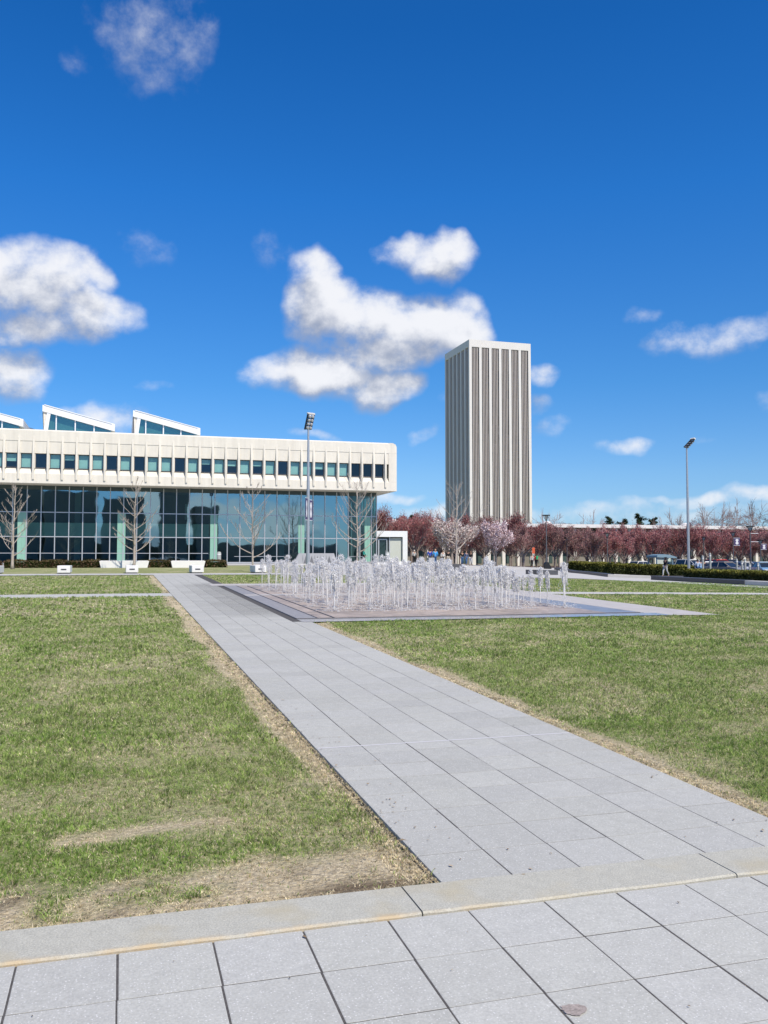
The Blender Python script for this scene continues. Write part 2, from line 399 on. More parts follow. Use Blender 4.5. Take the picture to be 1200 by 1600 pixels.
def patch(name, quads, m_, dz, step=1.0, kind='structure'):   # bilinear draped quads (a,b,c,d corners)
    mb = MB()
    for a, b, c, d in quads:
        n1 = max(1, int(max(math.dist(a, b), math.dist(d, c))/step)); n2 = max(1, int(max(math.dist(a, d), math.dist(b, c))/step))
        n1, n2 = min(n1, 140), min(n2, 140); vs = []
        for j in range(n2+1):
            for i in range(n1+1):
                s, t = i/n1, j/n2
                x = (a[0]*(1-s)+b[0]*s)*(1-t)+(d[0]*(1-s)+c[0]*s)*t; y = (a[1]*(1-s)+b[1]*s)*(1-t)+(d[1]*(1-s)+c[1]*s)*t
                vs.append((x, y, gz(x, y)+dz))
        mb.add(vs, [(j*(n1+1)+i, j*(n1+1)+i+1, (j+1)*(n1+1)+i+1, (j+1)*(n1+1)+i) for j in range(n2) for i in range(n1)])
    o = mb.build(name, m_); 
    if kind: o['kind'] = kind
    return o
def rect(x0, x1, y0, y1): return ((x0, y0), (x1, y0), (x1, y1), (x0, y1))

def lawn_mat():
    m_ = bpy.data.materials.new('lawn_turf'); m_.use_nodes = True; N = m_.node_tree.nodes; L = m_.node_tree.links; p = N['Principled BSDF']
    p.inputs['Roughness'].default_value = .95; p.inputs['Specular IOR Level'].default_value = .1
    geo = N.new('ShaderNodeNewGeometry'); at_ = N.new('ShaderNodeAttribute'); at_.attribute_name = 'straw'
    sep = N.new('ShaderNodeSeparateColor'); L.new(at_.outputs['Color'], sep.inputs[0])
    def no(sc, det=6, ro=.65):
        t = N.new('ShaderNodeTexNoise'); t.inputs['Scale'].default_value = sc; t.inputs['Detail'].default_value = det; t.inputs['Roughness'].default_value = ro
        L.new(geo.outputs['Position'], t.inputs['Vector']); return t.outputs[0]
    def rg(v, a, b, c, d):
        n = N.new('ShaderNodeMapRange'); L.new(v, n.inputs[0]); 
        for k, q in enumerate((a, b, c, d)): n.inputs[k+1].default_value = q
        return n.outputs[0]
    def mx(f, a, b):
        n = N.new('ShaderNodeMix'); n.data_type = 'RGBA'; L.new(f, n.inputs[0])
        for k, v in ((6, a), (7, b)):
            if isinstance(v, tuple): n.inputs[k].default_value = v+(1,)
            else: L.new(v, n.inputs[k])
        return n.outputs[2]
    g = mx(rg(no(1.2, 4), .35, .65, 0, 1), (.150, .215, .055), (.230, .305, .090))
    g = mx(rg(no(26, 6), .40, .62, 0, .9), g, (.48, .44, .25))
    g = mx(rg(no(9, 5), .5, .66, 0, .65), g, (.075, .115, .025))
    s = mx(rg(no(40, 6), .35, .65, 0, 1), (.42, .34, .22), (.80, .69, .48))
    c = mx(sep.outputs[0], g, s)
    c = mx(sep.outputs[1], c, (.13, .095, .065))
    L.new(c, p.inputs['Base Color'])
    b = N.new('ShaderNodeBump'); b.inputs['Distance'].default_value = .05; L.new(no(30, 5), b.inputs['Height']); L.new(b.outputs[0], p.inputs['Normal'])
    return m_
M['lawn'] = lawn_mat()
def steps(*segs):
    r = []
    for a, b, s in segs: r += list(np.arange(a, b, s))
    return np.array(r+[segs[-1][1]])
gx = np.unique(np.concatenate([steps((-400, -60, 20), (-60, -12, 2), (-12, 16, .15), (16, 60, 1.), (60, 400, 20)), US]))
gy = np.unique(np.concatenate([steps((-400, -10, 20), (-10, 4, 1), (4, 20, .15), (20, 50, .5), (50, 135, 1.5), (135, 900, 30)), VS]))
def lawn_cols(x, y):
    s = straw(x, y); return np.stack([s, mud(x, y), s*0, s*0+1], 1)
def lawn_relief(x, y):
    r = np.where((y > 4.2) & (y < 50), .018*(fbm(x, y, 2.2)-.5), 0)
    gap = np.where((y > 4.3) & (y < 18), np.exp(-((x-1.53)/.05)**2)*.05*(.35+fbm(x, y, 2.5)), 0)+np.where((y > 4.3) & (y < 18), np.exp(-((x-3.91)/.04)**2)*.03, 0)
    under = np.where(near_paved(x, y), -.04, 0)
    return r-gap+under
ground = grid_sheet('lawn_ground', gx, gy, M['lawn'], -.012, colf=lawn_cols, zf=lawn_relief)

# slabs
def slabs(name, x0, nx, w, rows, jx, jy, dz=0.0, shade=None, xr=None):
    mb = MB(); c = .004
    for k in range(nx):
        for (ya, yb) in rows:
            a, b = x0+k*w+jx/2, x0+(k+1)*w-jx/2; p, q = ya+jy/2, yb-jy/2; ja, jb = random.gauss(0, .0011), random.gauss(0, .0009); a += ja; b += ja; p += jb; q += jb
            if xr and not xr(a, b, p, q): continue
            t = .95+.09*random.random(); 
            if random.random() < .08: t *= .95
            col = (t, t, t*(1+.02*random.random()))
            if shade:
                sh = shade((a+b)/2, (p+q)/2); col = tuple(v*sh for v in col)
            tl = [(random.random()-.5)*.0008 for _ in range(4)]
            P = [(a, p), (b, p), (b, q), (a, q)]; I = [(a+c, p+c*.15), (b-c, p+c*.15), (b-c, q-c*.15), (a+c, q-c*.15)]
            vs = [(x, y, gz(x, y)+dz-.03) for x, y in P]+[(x, y, gz(x, y)+dz-.0012+tl[i]) for i, (x, y) in enumerate(P)]+[(x, y, gz(x, y)+dz+tl[i]) for i, (x, y) in enumerate(I)]
            fs = [(8, 9, 10, 11)]+[(i, (i+1) % 4, 4+(i+1) % 4, 4+i) for i in range(4)]+[(4+i, 4+(i+1) % 4, 8+(i+1) % 4, 8+i) for i in range(4)]
            mb.add(vs, fs, col)
    return tag(mb.build(name, M['paver']), kind='structure')
W = (3.88-1.56)/6
rows = []; y = 4.222
while y < 44.3:
    L_ = W if abs(y+W-7.17) > W*.45 else 7.17-y
    L_ = L_ if L_ > .1 else W
    rows.append((y, min(y+L_, 44.35))); y += L_
def wet(x, y):                       # spray darkens the slabs beside the basin
    d = 1-sst(.3, 2.4, (3.9-x)+.8*(fbm(x, y, 1.1)-.5)); l = sst(19.2, 21, y)*(1-sst(33.5, 37, y))
    return float(.94*(1-.36*d*l))
path = slabs('path', 1.56, 6, W, rows, .0068, .0060, shade=wet, xr=lambda a, b, p, q: not (b > 3.75 and p > 18.3))
tag(patch('path_bed', [rect(1.57, 3.87, 4.23, 44.3)], M['joint'], -.0014, .25))
tag(patch('pale_joint', [rect(1.57, 3.87, 7.155, 7.185)], mat('pale_grout', (.55, .55, .56), .9), .0015, .1))
fr = []; y = 3.878-W
fr = [(3.878-W*(k+1)*1.0, 3.878-W*k*1.0) for k in range(12)]
pave = slabs('foreground_pavement', 1.56-W*14, 34, W, fr, .0088, .0060)
tag(patch('foreground_bed', [rect(-3.8, 9.4, -.7, 3.87)], M['joint'], -.0014, .25))
cr = slabs('cross_path', 1.555-1.5*.47*30, 30*2-15, .47*.5*2*.75*2, [(27.72, 28.4), (28.4, 29.08)], .006, .006, xr=lambda a, b, p, q: b < 1.56)
tag(patch('cross_path_east', [rect(13.95, 60, 27.0, 28.35)], M['concrete'], .004, 1))
tag(patch('far_walk', [rect(-90, 18, 44.36, 47.2)], M['concrete'], .004, 1))

# kerb of granite blocks with a rust-stained front edge
def kerb_mat():
    m_ = mat('kerb_granite', (.45, .445, .39), .9, spec=.1, var=.20, vscale=110, bump=.003, bscale=120, speck=(170, (.22, .22, .21), .8), space='W', var2=.06)
    N = m_.node_tree.nodes; L = m_.node_tree.links; p = N['Principled BSDF']; src = p.inputs['Base Color'].links[0].from_socket
    geo = N.new('ShaderNodeNewGeometry'); sp = N.new('ShaderNodeSeparateXYZ'); L.new(geo.outputs['Position'], sp.inputs[0])
    n = N.new('ShaderNodeTexNoise'); n.inputs['Scale'].default_value = 9; n.inputs['Detail'].default_value = 6; L.new(geo.outputs['Position'], n.inputs['Vector'])
    a = N.new('ShaderNodeMath'); a.operation = 'MULTIPLY_ADD'; L.new(n.outputs[0], a.inputs[0]); a.inputs[1].default_value = -.09; L.new(sp.outputs[1], a.inputs[2])
    r_ = N.new('ShaderNodeMapRange'); r_.inputs[1].default_value = 3.838; r_.inputs[2].default_value = 3.872; r_.inputs[3].default_value = .7; r_.inputs[4].default_value = 0; L.new(a.outputs[0], r_.inputs[0])
    r2 = N.new('ShaderNodeMapRange'); r2.inputs[1].default_value = 1.2; r2.inputs[2].default_value = 1.9; r2.inputs[3].default_value = 1; r2.inputs[4].default_value = .12; L.new(sp.outputs[0], r2.inputs[0])
    k = N.new('ShaderNodeMath'); k.operation = 'MULTIPLY'; L.new(r_.outputs[0], k.inputs[0]); L.new(r2.outputs[0], k.inputs[1])
    n2 = N.new('ShaderNodeTexNoise'); n2.inputs['Scale'].default_value = 3.5; n2.inputs['Detail'].default_value = 5; L.new(geo.outputs['Position'], n2.inputs['Vector'])
    r3 = N.new('ShaderNodeMapRange'); r3.inputs[1].default_value = .52; r3.inputs[2].default_value = .72; r3.inputs[3].default_value = 0; r3.inputs[4].default_value = .45; L.new(n2.outputs[0], r3.inputs[0])
    r4 = N.new('ShaderNodeMapRange'); r4.inputs[1].default_value = .40; r4.inputs[2].default_value = .58; r4.inputs[3].default_value = .15; r4.inputs[4].default_value = 1; L.new(n2.outputs[0], r4.inputs[0])
    k0 = k; k = N.new('ShaderNodeMath'); k.operation = 'MULTIPLY'; L.new(k0.outputs[0], k.inputs[0]); L.new(r4.outputs[0], k.inputs[1])
    m1 = N.new('ShaderNodeMix'); m1.data_type = 'RGBA'; L.new(r3.outputs[0], m1.inputs[0]); L.new(src, m1.inputs[6]); m1.inputs[7].default_value = (.44, .38, .24, 1)
    m2 = N.new('ShaderNodeMix'); m2.data_type = 'RGBA'; L.new(k.outputs[0], m2.inputs[0]); L.new(m1.outputs[2], m2.inputs[6]); m2.inputs[7].default_value = (.52, .40, .24, 1)
    L.new(m2.outputs[2], p.inputs['Base Color']); return m_
mb = MB(); xs = [-8.2, -5.4, -2.4, 1.345, 3.045, 5.9, 8.6, 11.5, 15, 20]
for a, b in zip(xs[:-1], xs[1:]):
    x = a+.004
    n = max(1, int((b-a)/.12)); prev = None; vs = []; fs = []
    for i in range(n+1):
        x = a+.004+(b-a-.008)*i/n; e = .004*math.sin(x*9)+.005*(random.random()-.5); e2 = .004*(random.random()-.5)
        if i in (0, n): e, e2 = e+.006, e2-.004
        z = gz(x, 4.05)
        vs += [(x, 3.885+e, z-.05), (x, 3.885+e, z+.000), (x, 3.895+e, z+.008), (x, 4.205-e2, z+.012), (x, 4.217-e2, z+.003), (x, 4.217-e2, z-.08)]
    for i in range(n):
        for k in range(5): fs.append((i*6+k, i*6+k+1, i*6+7+k, i*6+6+k))
    fs += [(0, 1, 2, 3, 4, 5), tuple(n*6+k for k in (5, 4, 3, 2, 1, 0))]
    mb.add(vs, fs)
tag(mb.build('kerb', kerb_mat()), kind='structure')
# rusty stain on the pavement
sx, sy = ground_at(897, 1578); mb = MB(); vs = [(sx, sy, gz(sx, sy)+.003)]
for k in range(24):
    a = 2*math.pi*k/24; r_ = .034*(1+.18*math.sin(3*a+1)+.35*random.random()); vs.append((sx+r_*math.cos(a)*1.15, sy+r_*math.sin(a), gz(sx, sy)+.003))
mb.add(vs, [(0, 1+k, 1+(k+1) % 24) for k in range(24)])
tag(mb.build('pavement_stain', mat('rust_stain', (.33, .285, .26), .9, var=.35, vscale=90)), kind='structure')

# ------------------------------------------------------------------ grass blades (stuff)
def grass():
    V = []; C = []
    def band(y0, y1, dens, h, w, margin):
        # frustum footprint plus a margin on either side
        ca = []
        n = int(dens*(y1-y0)*(1.05*y1+2*margin)*1.0)
        y = RNG.uniform(y0, y1, n); tl = math.tan(AZ-R(24.5)); tr = math.tan(AZ+R(24.5))
        x = RNG.uniform(0, 1, n)*((tr-tl)*y+2*margin)+tl*y-margin
        cs = max(.045, w*9); qx = np.floor(x/cs); qy = np.floor(y/cs); hsh = np.sin(qx*127.1+qy*311.7)*43758.5; hx = hsh-np.floor(hsh); hsh = np.sin(qx*269.5+qy*183.3)*24634.6; hy = hsh-np.floor(hsh)
        tf = RNG.uniform(.25, .8, n)*(RNG.random(n) < .7); ccx = (qx+.15+.7*hx)*cs; ccy = (qy+.15+.7*hy)*cs     # gather into tufts
        ox, oy = x-ccx, y-ccy; x = x-ox*tf; y = y-oy*tf; tone = .62+.76*hx
        k = ~near_paved(x, y) & (y > 4.235); x, y, tone, ox, oy, hy = x[k], y[k], tone[k], ox[k], oy[k], hy[k]
        s = straw(x, y); m_ = mud(x, y); tuft = fbm(x, y, 5, 3)
        keep = RNG.random(len(x)) < np.clip((.35+1.2*tuft)*(1-.7*m_)*(1+.15*s), 0, 1); x, y, s, tuft, tone, ox, oy, hy = x[keep], y[keep], s[keep], tuft[keep], tone[keep], ox[keep], oy[keep], hy[keep]
        n = len(x); z = gzv(x, y)-.02+.018*(fbm(x, y, 2.2)-.5)
        isS = RNG.random(n) < np.clip(s*1.0+.33, 0, .96)
        a = RNG.uniform(0, 2*math.pi, n); hh = h*RNG.uniform(.5, 1.25, n)*np.where(isS, .62, 1)*(.6+.75*tuft)*(1-.35*s)
        lean = hh*RNG.uniform(.2, 1.2, n)*np.where(isS, 1.7, 1); la = np.where(RNG.random(n) < .6, np.arctan2(oy, ox), RNG.uniform(0, 2*math.pi, n)); hh = hh*(.7+.6*hy)
        ww = w*RNG.uniform(.7, 1.3, n)
        px_, py_ = np.cos(a)*ww/2, np.sin(a)*ww/2
        v0 = np.stack([x-px_, y-py_, z], 1); v1 = np.stack([x+px_, y+py_, z], 1)
        mz = z+hh*.6; mxx = x+np.cos(la)*lean*.35; myy = y+np.sin(la)*lean*.35
        v2 = np.stack([mxx+px_*.8, myy+py_*.8, mz], 1); v3 = np.stack([mxx-px_*.8, myy-py_*.8, mz], 1)
        v4 = np.stack([x+np.cos(la)*lean, y+np.sin(la)*lean, z+hh], 1)
        V.append(np.stack([v0, v1, v2, v3, v4], 1).reshape(-1, 3))
        t = RNG.random((n, 1)); lush = sst(.45, .7, fbm(x+31, y+17, .8, 3))[:, None]
        g = (1-t)*np.array([.120, .200, .040])+t*np.array([.410, .510, .155]); g = g*(1-lush*.35)+lush*.35*np.array([.16, .30, .04])
        t2 = RNG.random((n, 1)); st = (1-t2)*np.array([.46, .38, .24])+t2*np.array([.84, .75, .54])
        C.append(np.where(isS[:, None], st, g)*tone[:, None])
    band(4.23, 7.5, 11000, .034, .0042, .6)
    band(7.5, 12, 4200, .040, .0065, 1.0)
    band(12, 20, 1500, .044, .011, 2)
    band(20, 44, 320, .05, .022, 4)
    v = np.concatenate(V); c = np.concatenate(C); nb = len(c)
    b = np.arange(nb)*5
    q = np.stack([b, b+1, b+2, b+3], 1); t = np.stack([b+3, b+2, b+4], 1)
    loops = np.concatenate([q, t], 1).ravel()
    me = bpy.data.meshes.new('grass'); me.vertices.add(len(v)); me.vertices.foreach_set('co', v.astype(np.float32).ravel())
    me.loops.add(len(loops)); me.loops.foreach_set('vertex_index', loops.astype(np.int32))
    me.polygons.add(nb*2); st = np.stack([np.arange(nb)*7, np.arange(nb)*7+4], 1).ravel(); me.polygons.foreach_set('loop_start', st.astype(np.int32))
    at_ = me.attributes.new('col', 'FLOAT_COLOR', 'POINT'); cc = np.repeat(np.concatenate([c, np.ones((nb, 1))], 1), 5, 0); at_.data.foreach_set('color', cc.astype(np.float32).ravel())
    me.update(calc_edges=True)
    m_ = bpy.data.materials.new('grass_blade'); m_.use_nodes = True; N = m_.node_tree.nodes; L = m_.node_tree.links; p = N['Principled BSDF']
    an = N.new('ShaderNodeAttribute'); an.attribute_name = 'col'; L.new(an.outputs['Color'], p.inputs['Base Color'])
    p.inputs['Roughness'].default_value = .6; p.inputs['Specular IOR Level'].default_value = .25
    tr = N.new('ShaderNodeBsdfTranslucent'); L.new(an.outputs['Color'], tr.inputs[0]); mx = N.new('ShaderNodeMixShader'); mx.inputs[0].default_value = .3
    L.new(p.outputs[0], mx.inputs[1]); L.new(tr.outputs[0], mx.inputs[2]); L.new(mx.outputs[0], N['Material Output'].inputs[0])
    me.materials.append(m_); o = bpy.data.objects.new('grass', me); COL.objects.link(o)
    tag(o, 'patchy green and straw coloured spring grass covering the lawns', 'grass', kind='stuff'); return nb
print('blades', grass())

# ------------------------------------------------------------------ splash fountain floor
M['wet_brick'] = mat('wet_pavers', (.37, .305, .255), .45, spec=.35, var=.30, vscale=4, var2=.25, speck=(9, (.55, .52, .50), .6), space='W', bump=.003, bscale=9)
M['drain'] = mat('drain_slate', (.30, .29, .285), .5, spec=.5, var=.15, vscale=9, space='W')
M['wet_strip'] = mat('wet_border', (.34, .335, .34), .22, spec=.6, var=.2, vscale=3, space='W')
M['pale_strip'] = mat('pale_border', (.46, .44, .42), .8, var=.09, vscale=4, space='W', bump=.002, bscale=20)
M['shallow'] = mat('wet_film', (.25, .25, .265), .32, spec=.5, var=.2, vscale=2, space='W', bump=.002, bscale=6)
patch('fountain_front_border', [rect(3.68, 12.6, 18.25, 18.95)], M['wet_strip'], .004, .5)
patch('fountain_side_border', [rect(12.3, 13.95, 18.95, 34.9), rect(12.6, 13.95, 18.25, 18.95)], M['pale_strip'], .004, .5)
patch('fountain_back_border', [rect(3.3, 12.3, 33.5, 34.9)], M['pale_strip'], .004, .5)
patch('fountain_drain', [rect(3.72, 4.16, 19.05, 27.3), rect(3.72, 4.16, 27.95, 33.4)], M['drain'], .006, .5)
patch('fountain_basin', [rect(4.2, 11.4, 19.0, 27.3), rect(4.2, 12.3, 27.95, 33.5)], M['wet_brick'], .002, .5)
patch('fountain_wet_film', [rect(11.4, 12.3, 19.0, 27.3)], M['shallow'], .002, .5)
patch('fountain_mid_strip', [rect(3.7, 12.3, 27.3, 27.95)], M['pale_strip'], .005, .5)
mb = MB()
for xx in (3.69, 4.17, 4.55): mb.tube([(xx, yy, gz(xx, yy)+.006) for yy in np.arange(19.0, 33.5, .5)], .014, 4)
mb.tube([(xx, 18.98, gz(xx, 18.98)+.004) for xx in np.arange(3.7, 12.3, .5)], .016, 4)
tag(mb.build('fountain_channel_line', M['granite']), kind='structure')

# water jets
def water_mat(TRN=.38, nm='spray_water'):
    m_ = bpy.data.materials.new(nm); m_.use_nodes = True; N = m_.node_tree.nodes; L = m_.node_tree.links; N.clear()
    o = N.new('ShaderNodeOutputMaterial'); d = N.new('ShaderNodeBsdfDiffuse'); d.inputs[0].default_value = (.97, .97, .97, 1)
    tl = N.new('ShaderNodeBsdfTranslucent'); tl.inputs[0].default_value = (.97, .97, .97, 1)
    g = N.new('ShaderNodeBsdfGlossy'); g.inputs['Roughness'].default_value = .12; g.inputs[0].default_value = (1, 1, 1, 1)
    t = N.new('ShaderNodeBsdfTransparent'); a = N.new('ShaderNodeMixShader'); a.inputs[0].default_value = .22; L.new(d.outputs[0], a.inputs[1]); L.new(tl.outputs[0], a.inputs[2])
    b = N.new('ShaderNodeMixShader'); lw = N.new('ShaderNodeFresnel'); lw.inputs[0].default_value = 1.4
    L.new(lw.outputs[0], b.inputs[0]); L.new(a.outputs[0], b.inputs[1]); L.new(g.outputs[0], b.inputs[2])
    c = N.new('ShaderNodeMixShader'); c.inputs[0].default_value = TRN; L.new(b.outputs[0], c.inputs[1]); L.new(t.outputs[0], c.inputs[2]); L.new(c.outputs[0], o.inputs[0])
    return m_
M['water'] = water_mat(); M['stream'] = water_mat(.15, 'stream_water')
_t = (1+5**.5)/2
ICO = np.array([(-1,_t,0),(1,_t,0),(-1,-_t,0),(1,-_t,0),(0,-1,_t),(0,1,_t),(0,-1,-_t),(0,1,-_t),(_t,0,-1),(_t,0,1),(-_t,0,-1),(-_t,0,1)])/math.sqrt(1+_t*_t)
ICF = [(0,11,5),(0,5,1),(0,1,7),(0,7,10),(0,10,11),(1,5,9),(5,11,4),(11,10,2),(10,7,6),(7,1,8),(3,9,4),(3,4,2),(3,2,6),(3,6,8),(3,8,9),(4,9,5),(2,4,11),(6,2,10),(8,6,7),(9,8,1)]
def drop(mb, x, y, z, r, sz):
    rot = random.random()*6.28; c, s = math.cos(rot), math.sin(rot); k1 = random.uniform(.7, 1.2)
    mb.add([(x+(p[0]*c-p[1]*s)*r*k1, y+(p[0]*s+p[1]*c)*r, z+p[2]*r*sz) for p in ICO], ICF)
def jet(seed):
    random.seed(seed); h = random.uniform(1.05, 1.42); root = empty('water_jet')
    mb = MB(); n = 12; lean = random.uniform(-.05, .05)
    mb.tube([(lean*(i/n)**2+random.gauss(0, .003), random.gauss(0, .003), h*.72*i/n) for i in range(n+1)], [.010+.012*(i/n)+random.uniform(0, .005) for i in range(n+1)], 6)
    mb.build('stream', M['stream'], root, smooth=True)
    mb = MB(); w = random.uniform(.07, .135)
    for k in range(2):                                   # wobbling curtains of falling water round the head
        a0 = random.random()*6.28; pts = []; rd = []
        hh = random.uniform(.35, .6)*h; t0 = random.uniform(.86, 1)*h
        for i in range(9):
            t = i/8; r_ = w*(.15+1.0*math.sqrt(t))*random.uniform(.8, 1.15); pts.append((lean+r_*math.cos(a0+t*.5), r_*math.sin(a0+t*.5), t0-hh*t*t)); rd.append(max(.004, .026*(1-t)**.6*random.uniform(.5, 1.4)))
        mb.tube(pts, rd, 5)
    for k in range(360):
        t = random.random()**1.1; z = h*(1-.48*t)+random.uniform(-.02, .05); r_ = w*1.25*min(1, (t/.12)**.5)*(1-.55*t)*random.uniform(.1, 1.1)**.7; a = random.random()*6.28
        drop(mb, lean+r_*math.cos(a), r_*math.sin(a), z, random.uniform(.004, .0125), random.uniform(1.0, 4.5))
    drop(mb, lean, 0, h*.975, .035, 1.2); drop(mb, lean+.03, .02, h*.93, .035, 1.6); drop(mb, lean-.03, -.01, h*.87, .03, 2.0)
    mb.build('plume', M['water'], root, smooth=True)
    mb = MB()
    for k in range(110):                                 # loose droplets
        t = random.random(); r_ = w*(1.0+2.2*random.random()*t); a = random.random()*6.28
        drop(mb, r_*math.cos(a), r_*math.sin(a), h*(1-t)*random.uniform(.7, 1)+.02, random.uniform(.004, .010), random.uniform(1, 2.5))
    for k in range(90):                                  # splash on the floor
        r_ = abs(random.gauss(0, .26)); a = random.random()*6.28; drop(mb, r_*math.cos(a), r_*math.sin(a), .008+random.random()**3*.10, random.uniform(.008, .026), .45)
    tag(mb.build('droplets', M['water'], root, smooth=True), kind='stuff')
    tag(root, 'white water jet rising from the splash fountain floor', 'water jet', 'water jets of the splash fountain')
    return root
protos = [jet(100+i) for i in range(9)]
random.seed(5); used = 0
jx = np.linspace(4.9, 11.1, 16); jy = [20.75, 21.55, 22.35, 23.2, 24.05, 24.9, 25.8, 26.7, 28.3, 29.1, 29.9, 30.8, 31.7, 32.7]
k = 0
for j, yy in enumerate(jy):
    for i, xx in enumerate(jx):
        if random.random() < .10: continue
        x = xx+(.32 if j % 2 else 0)+random.uniform(-.14, .14); y = yy+random.uniform(-.12, .12)
        src = protos[k % 9] if k < 9 else None
        o = src if src else copy_tree(random.choice(protos))
        o.location = (x, y, gz(x, y)+.005); o.rotation_euler = (0, 0, random.random()*6.28); s = random.uniform(.62, .95)*(.92 if j > 6 else 1); o.scale = (s*random.uniform(.85, 1.25), s, s); k += 1
print('jets', k)

# ------------------------------------------------------------------ right promenade, beds, walls
GA = ground_at
lowe = [(520, 899.5), (620, 900.5), (700, 901), (800, 902), (900, 904), (980, 907.5), (1060, 911.5), (1130, 915), (1200, 919), (1330, 927), (1500, 938)]
upe = [(520, 884.5), (620, 883), (700, 882.5), (800, 884), (900, 890), (980, 898), (1060, 902), (1130, 907), (1200, 911), (1330, 917), (1500, 925)]
lp = [GA(*p) for p in lowe]; up_ = [GA(*p) for p in upe]
print('hedge front', [tuple(round(v,1) for v in GA(*p)) for p in ((888,893),(1000,899.5),(1084,899),(1068,905),(1200,911.5))])
patch('promenade', [(lp[i], lp[i+1], up_[i+1], up_[i]) for i in range(len(lp)-1)], M['concrete'], .006, 1.0)
patch('mulch_bed', [((14, 98), (60, 98), (60, 172), (14, 172)), ((60, 80), (150, 80), (150, 172), (60, 172))], M['mulch'], .01, 3)
patch('parking_lot', [((42, 62), (140, 50), (140, 110), (52, 86))], M['asphalt'], .02, 2)
patch('approach_walk', [((-90, 80), (30, 80), (30, 96), (-90, 96))], M['concrete'], .008, 3)
def low_wall(p0, p1, h, th, m_, name, label, cat='low wall', dz=0):
    a, b = GA(*p0), GA(*p1); L_ = math.dist(a, b); n = max(1, int(L_/1.5)); mb = MB()
    dx, dy = (b[0]-a[0])/L_, (b[1]-a[1])/L_; nx, ny = -dy, dx
    if nx*(a[0]+b[0])+ny*(a[1]+b[1]) < 0: nx, ny = -nx, -ny
    vs = []
    for i in range(n+1):
        x, y = a[0]+dx*L_*i/n, a[1]+dy*L_*i/n; z = gz(x, y)
        for (o_, zz) in ((0, -.1), (0, h-.02), (.02, h), (th-.02, h), (th, h-.02), (th, -.1)): vs.append((x+nx*o_, y+ny*o_, z+zz+dz))
    fs = [(i*6+k, i*6+k+1, i*6+7+k, i*6+6+k) for i in range(n) for k in range(5)]+[(0, 1, 2, 3, 4, 5), tuple(n*6+k for k in (5, 4, 3, 2, 1, 0))]
    mb.add(vs, fs); return tag(mb.build(name, m_), label, cat)
low_wall((866, 890), (949, 901.5), .22, .5, M['granite'], 'seat_wall', 'dark granite low wall in front of the left end of the long hedge', 'seat wall')
low_wall((950, 901.8), (1016, 904), .20, .5, M['concrete'], 'pale_kerb_wall', 'pale concrete low wall between the two dark granite walls')
low_wall((1017, 906), (1163, 914), .26, .6, M['granite'], 'seat_wall', 'long dark granite low wall in front of the near hedge', 'seat wall')
low_wall((1164, 914.2), (1330, 922), .24, .6, M['concrete'], 'pale_kerb_wall', 'pale concrete low wall at the right edge below the near hedge')
low_wall((652, 893), (722, 894), .55, .6, M['granite'], 'seat_wall', 'dark granite wall behind the fountain beside the bare tree', 'seat wall')
low_wall((838, 898), (872, 898.5), .35, .8, M['granite'], 'seat_wall', 'short dark granite block on the pale promenade behind the jets', 'seat wall')

# ------------------------------------------------------------------ leaf masses
def leaves(n, pts, size, cols, up=0.3, seed=1, aspect=.5):
    r = np.random.default_rng(seed); nrm = r.normal(size=(n, 3)); nrm[:, 2] = np.abs(nrm[:, 2])+up; nrm /= np.linalg.norm(nrm, axis=1)[:, None]
    a = np.cross(nrm, r.normal(size=(n, 3))); a /= np.linalg.norm(a, axis=1)[:, None]; b = np.cross(nrm, a)
    s = size*r.uniform(.6, 1.4, (n, 1)); a = a*s; b = b*s*aspect
    v = np.stack([pts-a, pts+b, pts+a, pts-b], 1).reshape(-1, 3)
    c = np.array(cols)[r.integers(0, len(cols), n)]*r.uniform(.75, 1.25, (n, 1)); return v, c
def leaf_obj(name, v, c, m_, parent=None):
    n = len(c); me = bpy.data.meshes.new(name); me.vertices.add(len(v)); me.vertices.foreach_set('co', v.astype(np.float32).ravel())
    me.loops.add(n*4); me.loops.foreach_set('vertex_index', np.arange(n*4, dtype=np.int32)); me.polygons.add(n)
    me.polygons.foreach_set('loop_start', np.arange(0, n*4, 4, dtype=np.int32))
    at_ = me.attributes.new('col', 'FLOAT_COLOR', 'FACE'); at_.data.foreach_set('color', np.concatenate([c, np.ones((n, 1))], 1).astype(np.float32).ravel())
    me.materials.append(m_); me.update(calc_edges=True)
    o = bpy.data.objects.new(name, me); COL.objects.link(o)
    if parent: o.parent = parent
    return o
M['leaf'] = mat('leaf', (1, 1, 1), .6, spec=.2, attr=True)
M['twig'] = mat('twig', (1, 1, 1), .8, spec=.1, attr=True, objrand=.22)
M['core'] = mat('hedge_core', (.018, .026, .008), 1, spec=0)
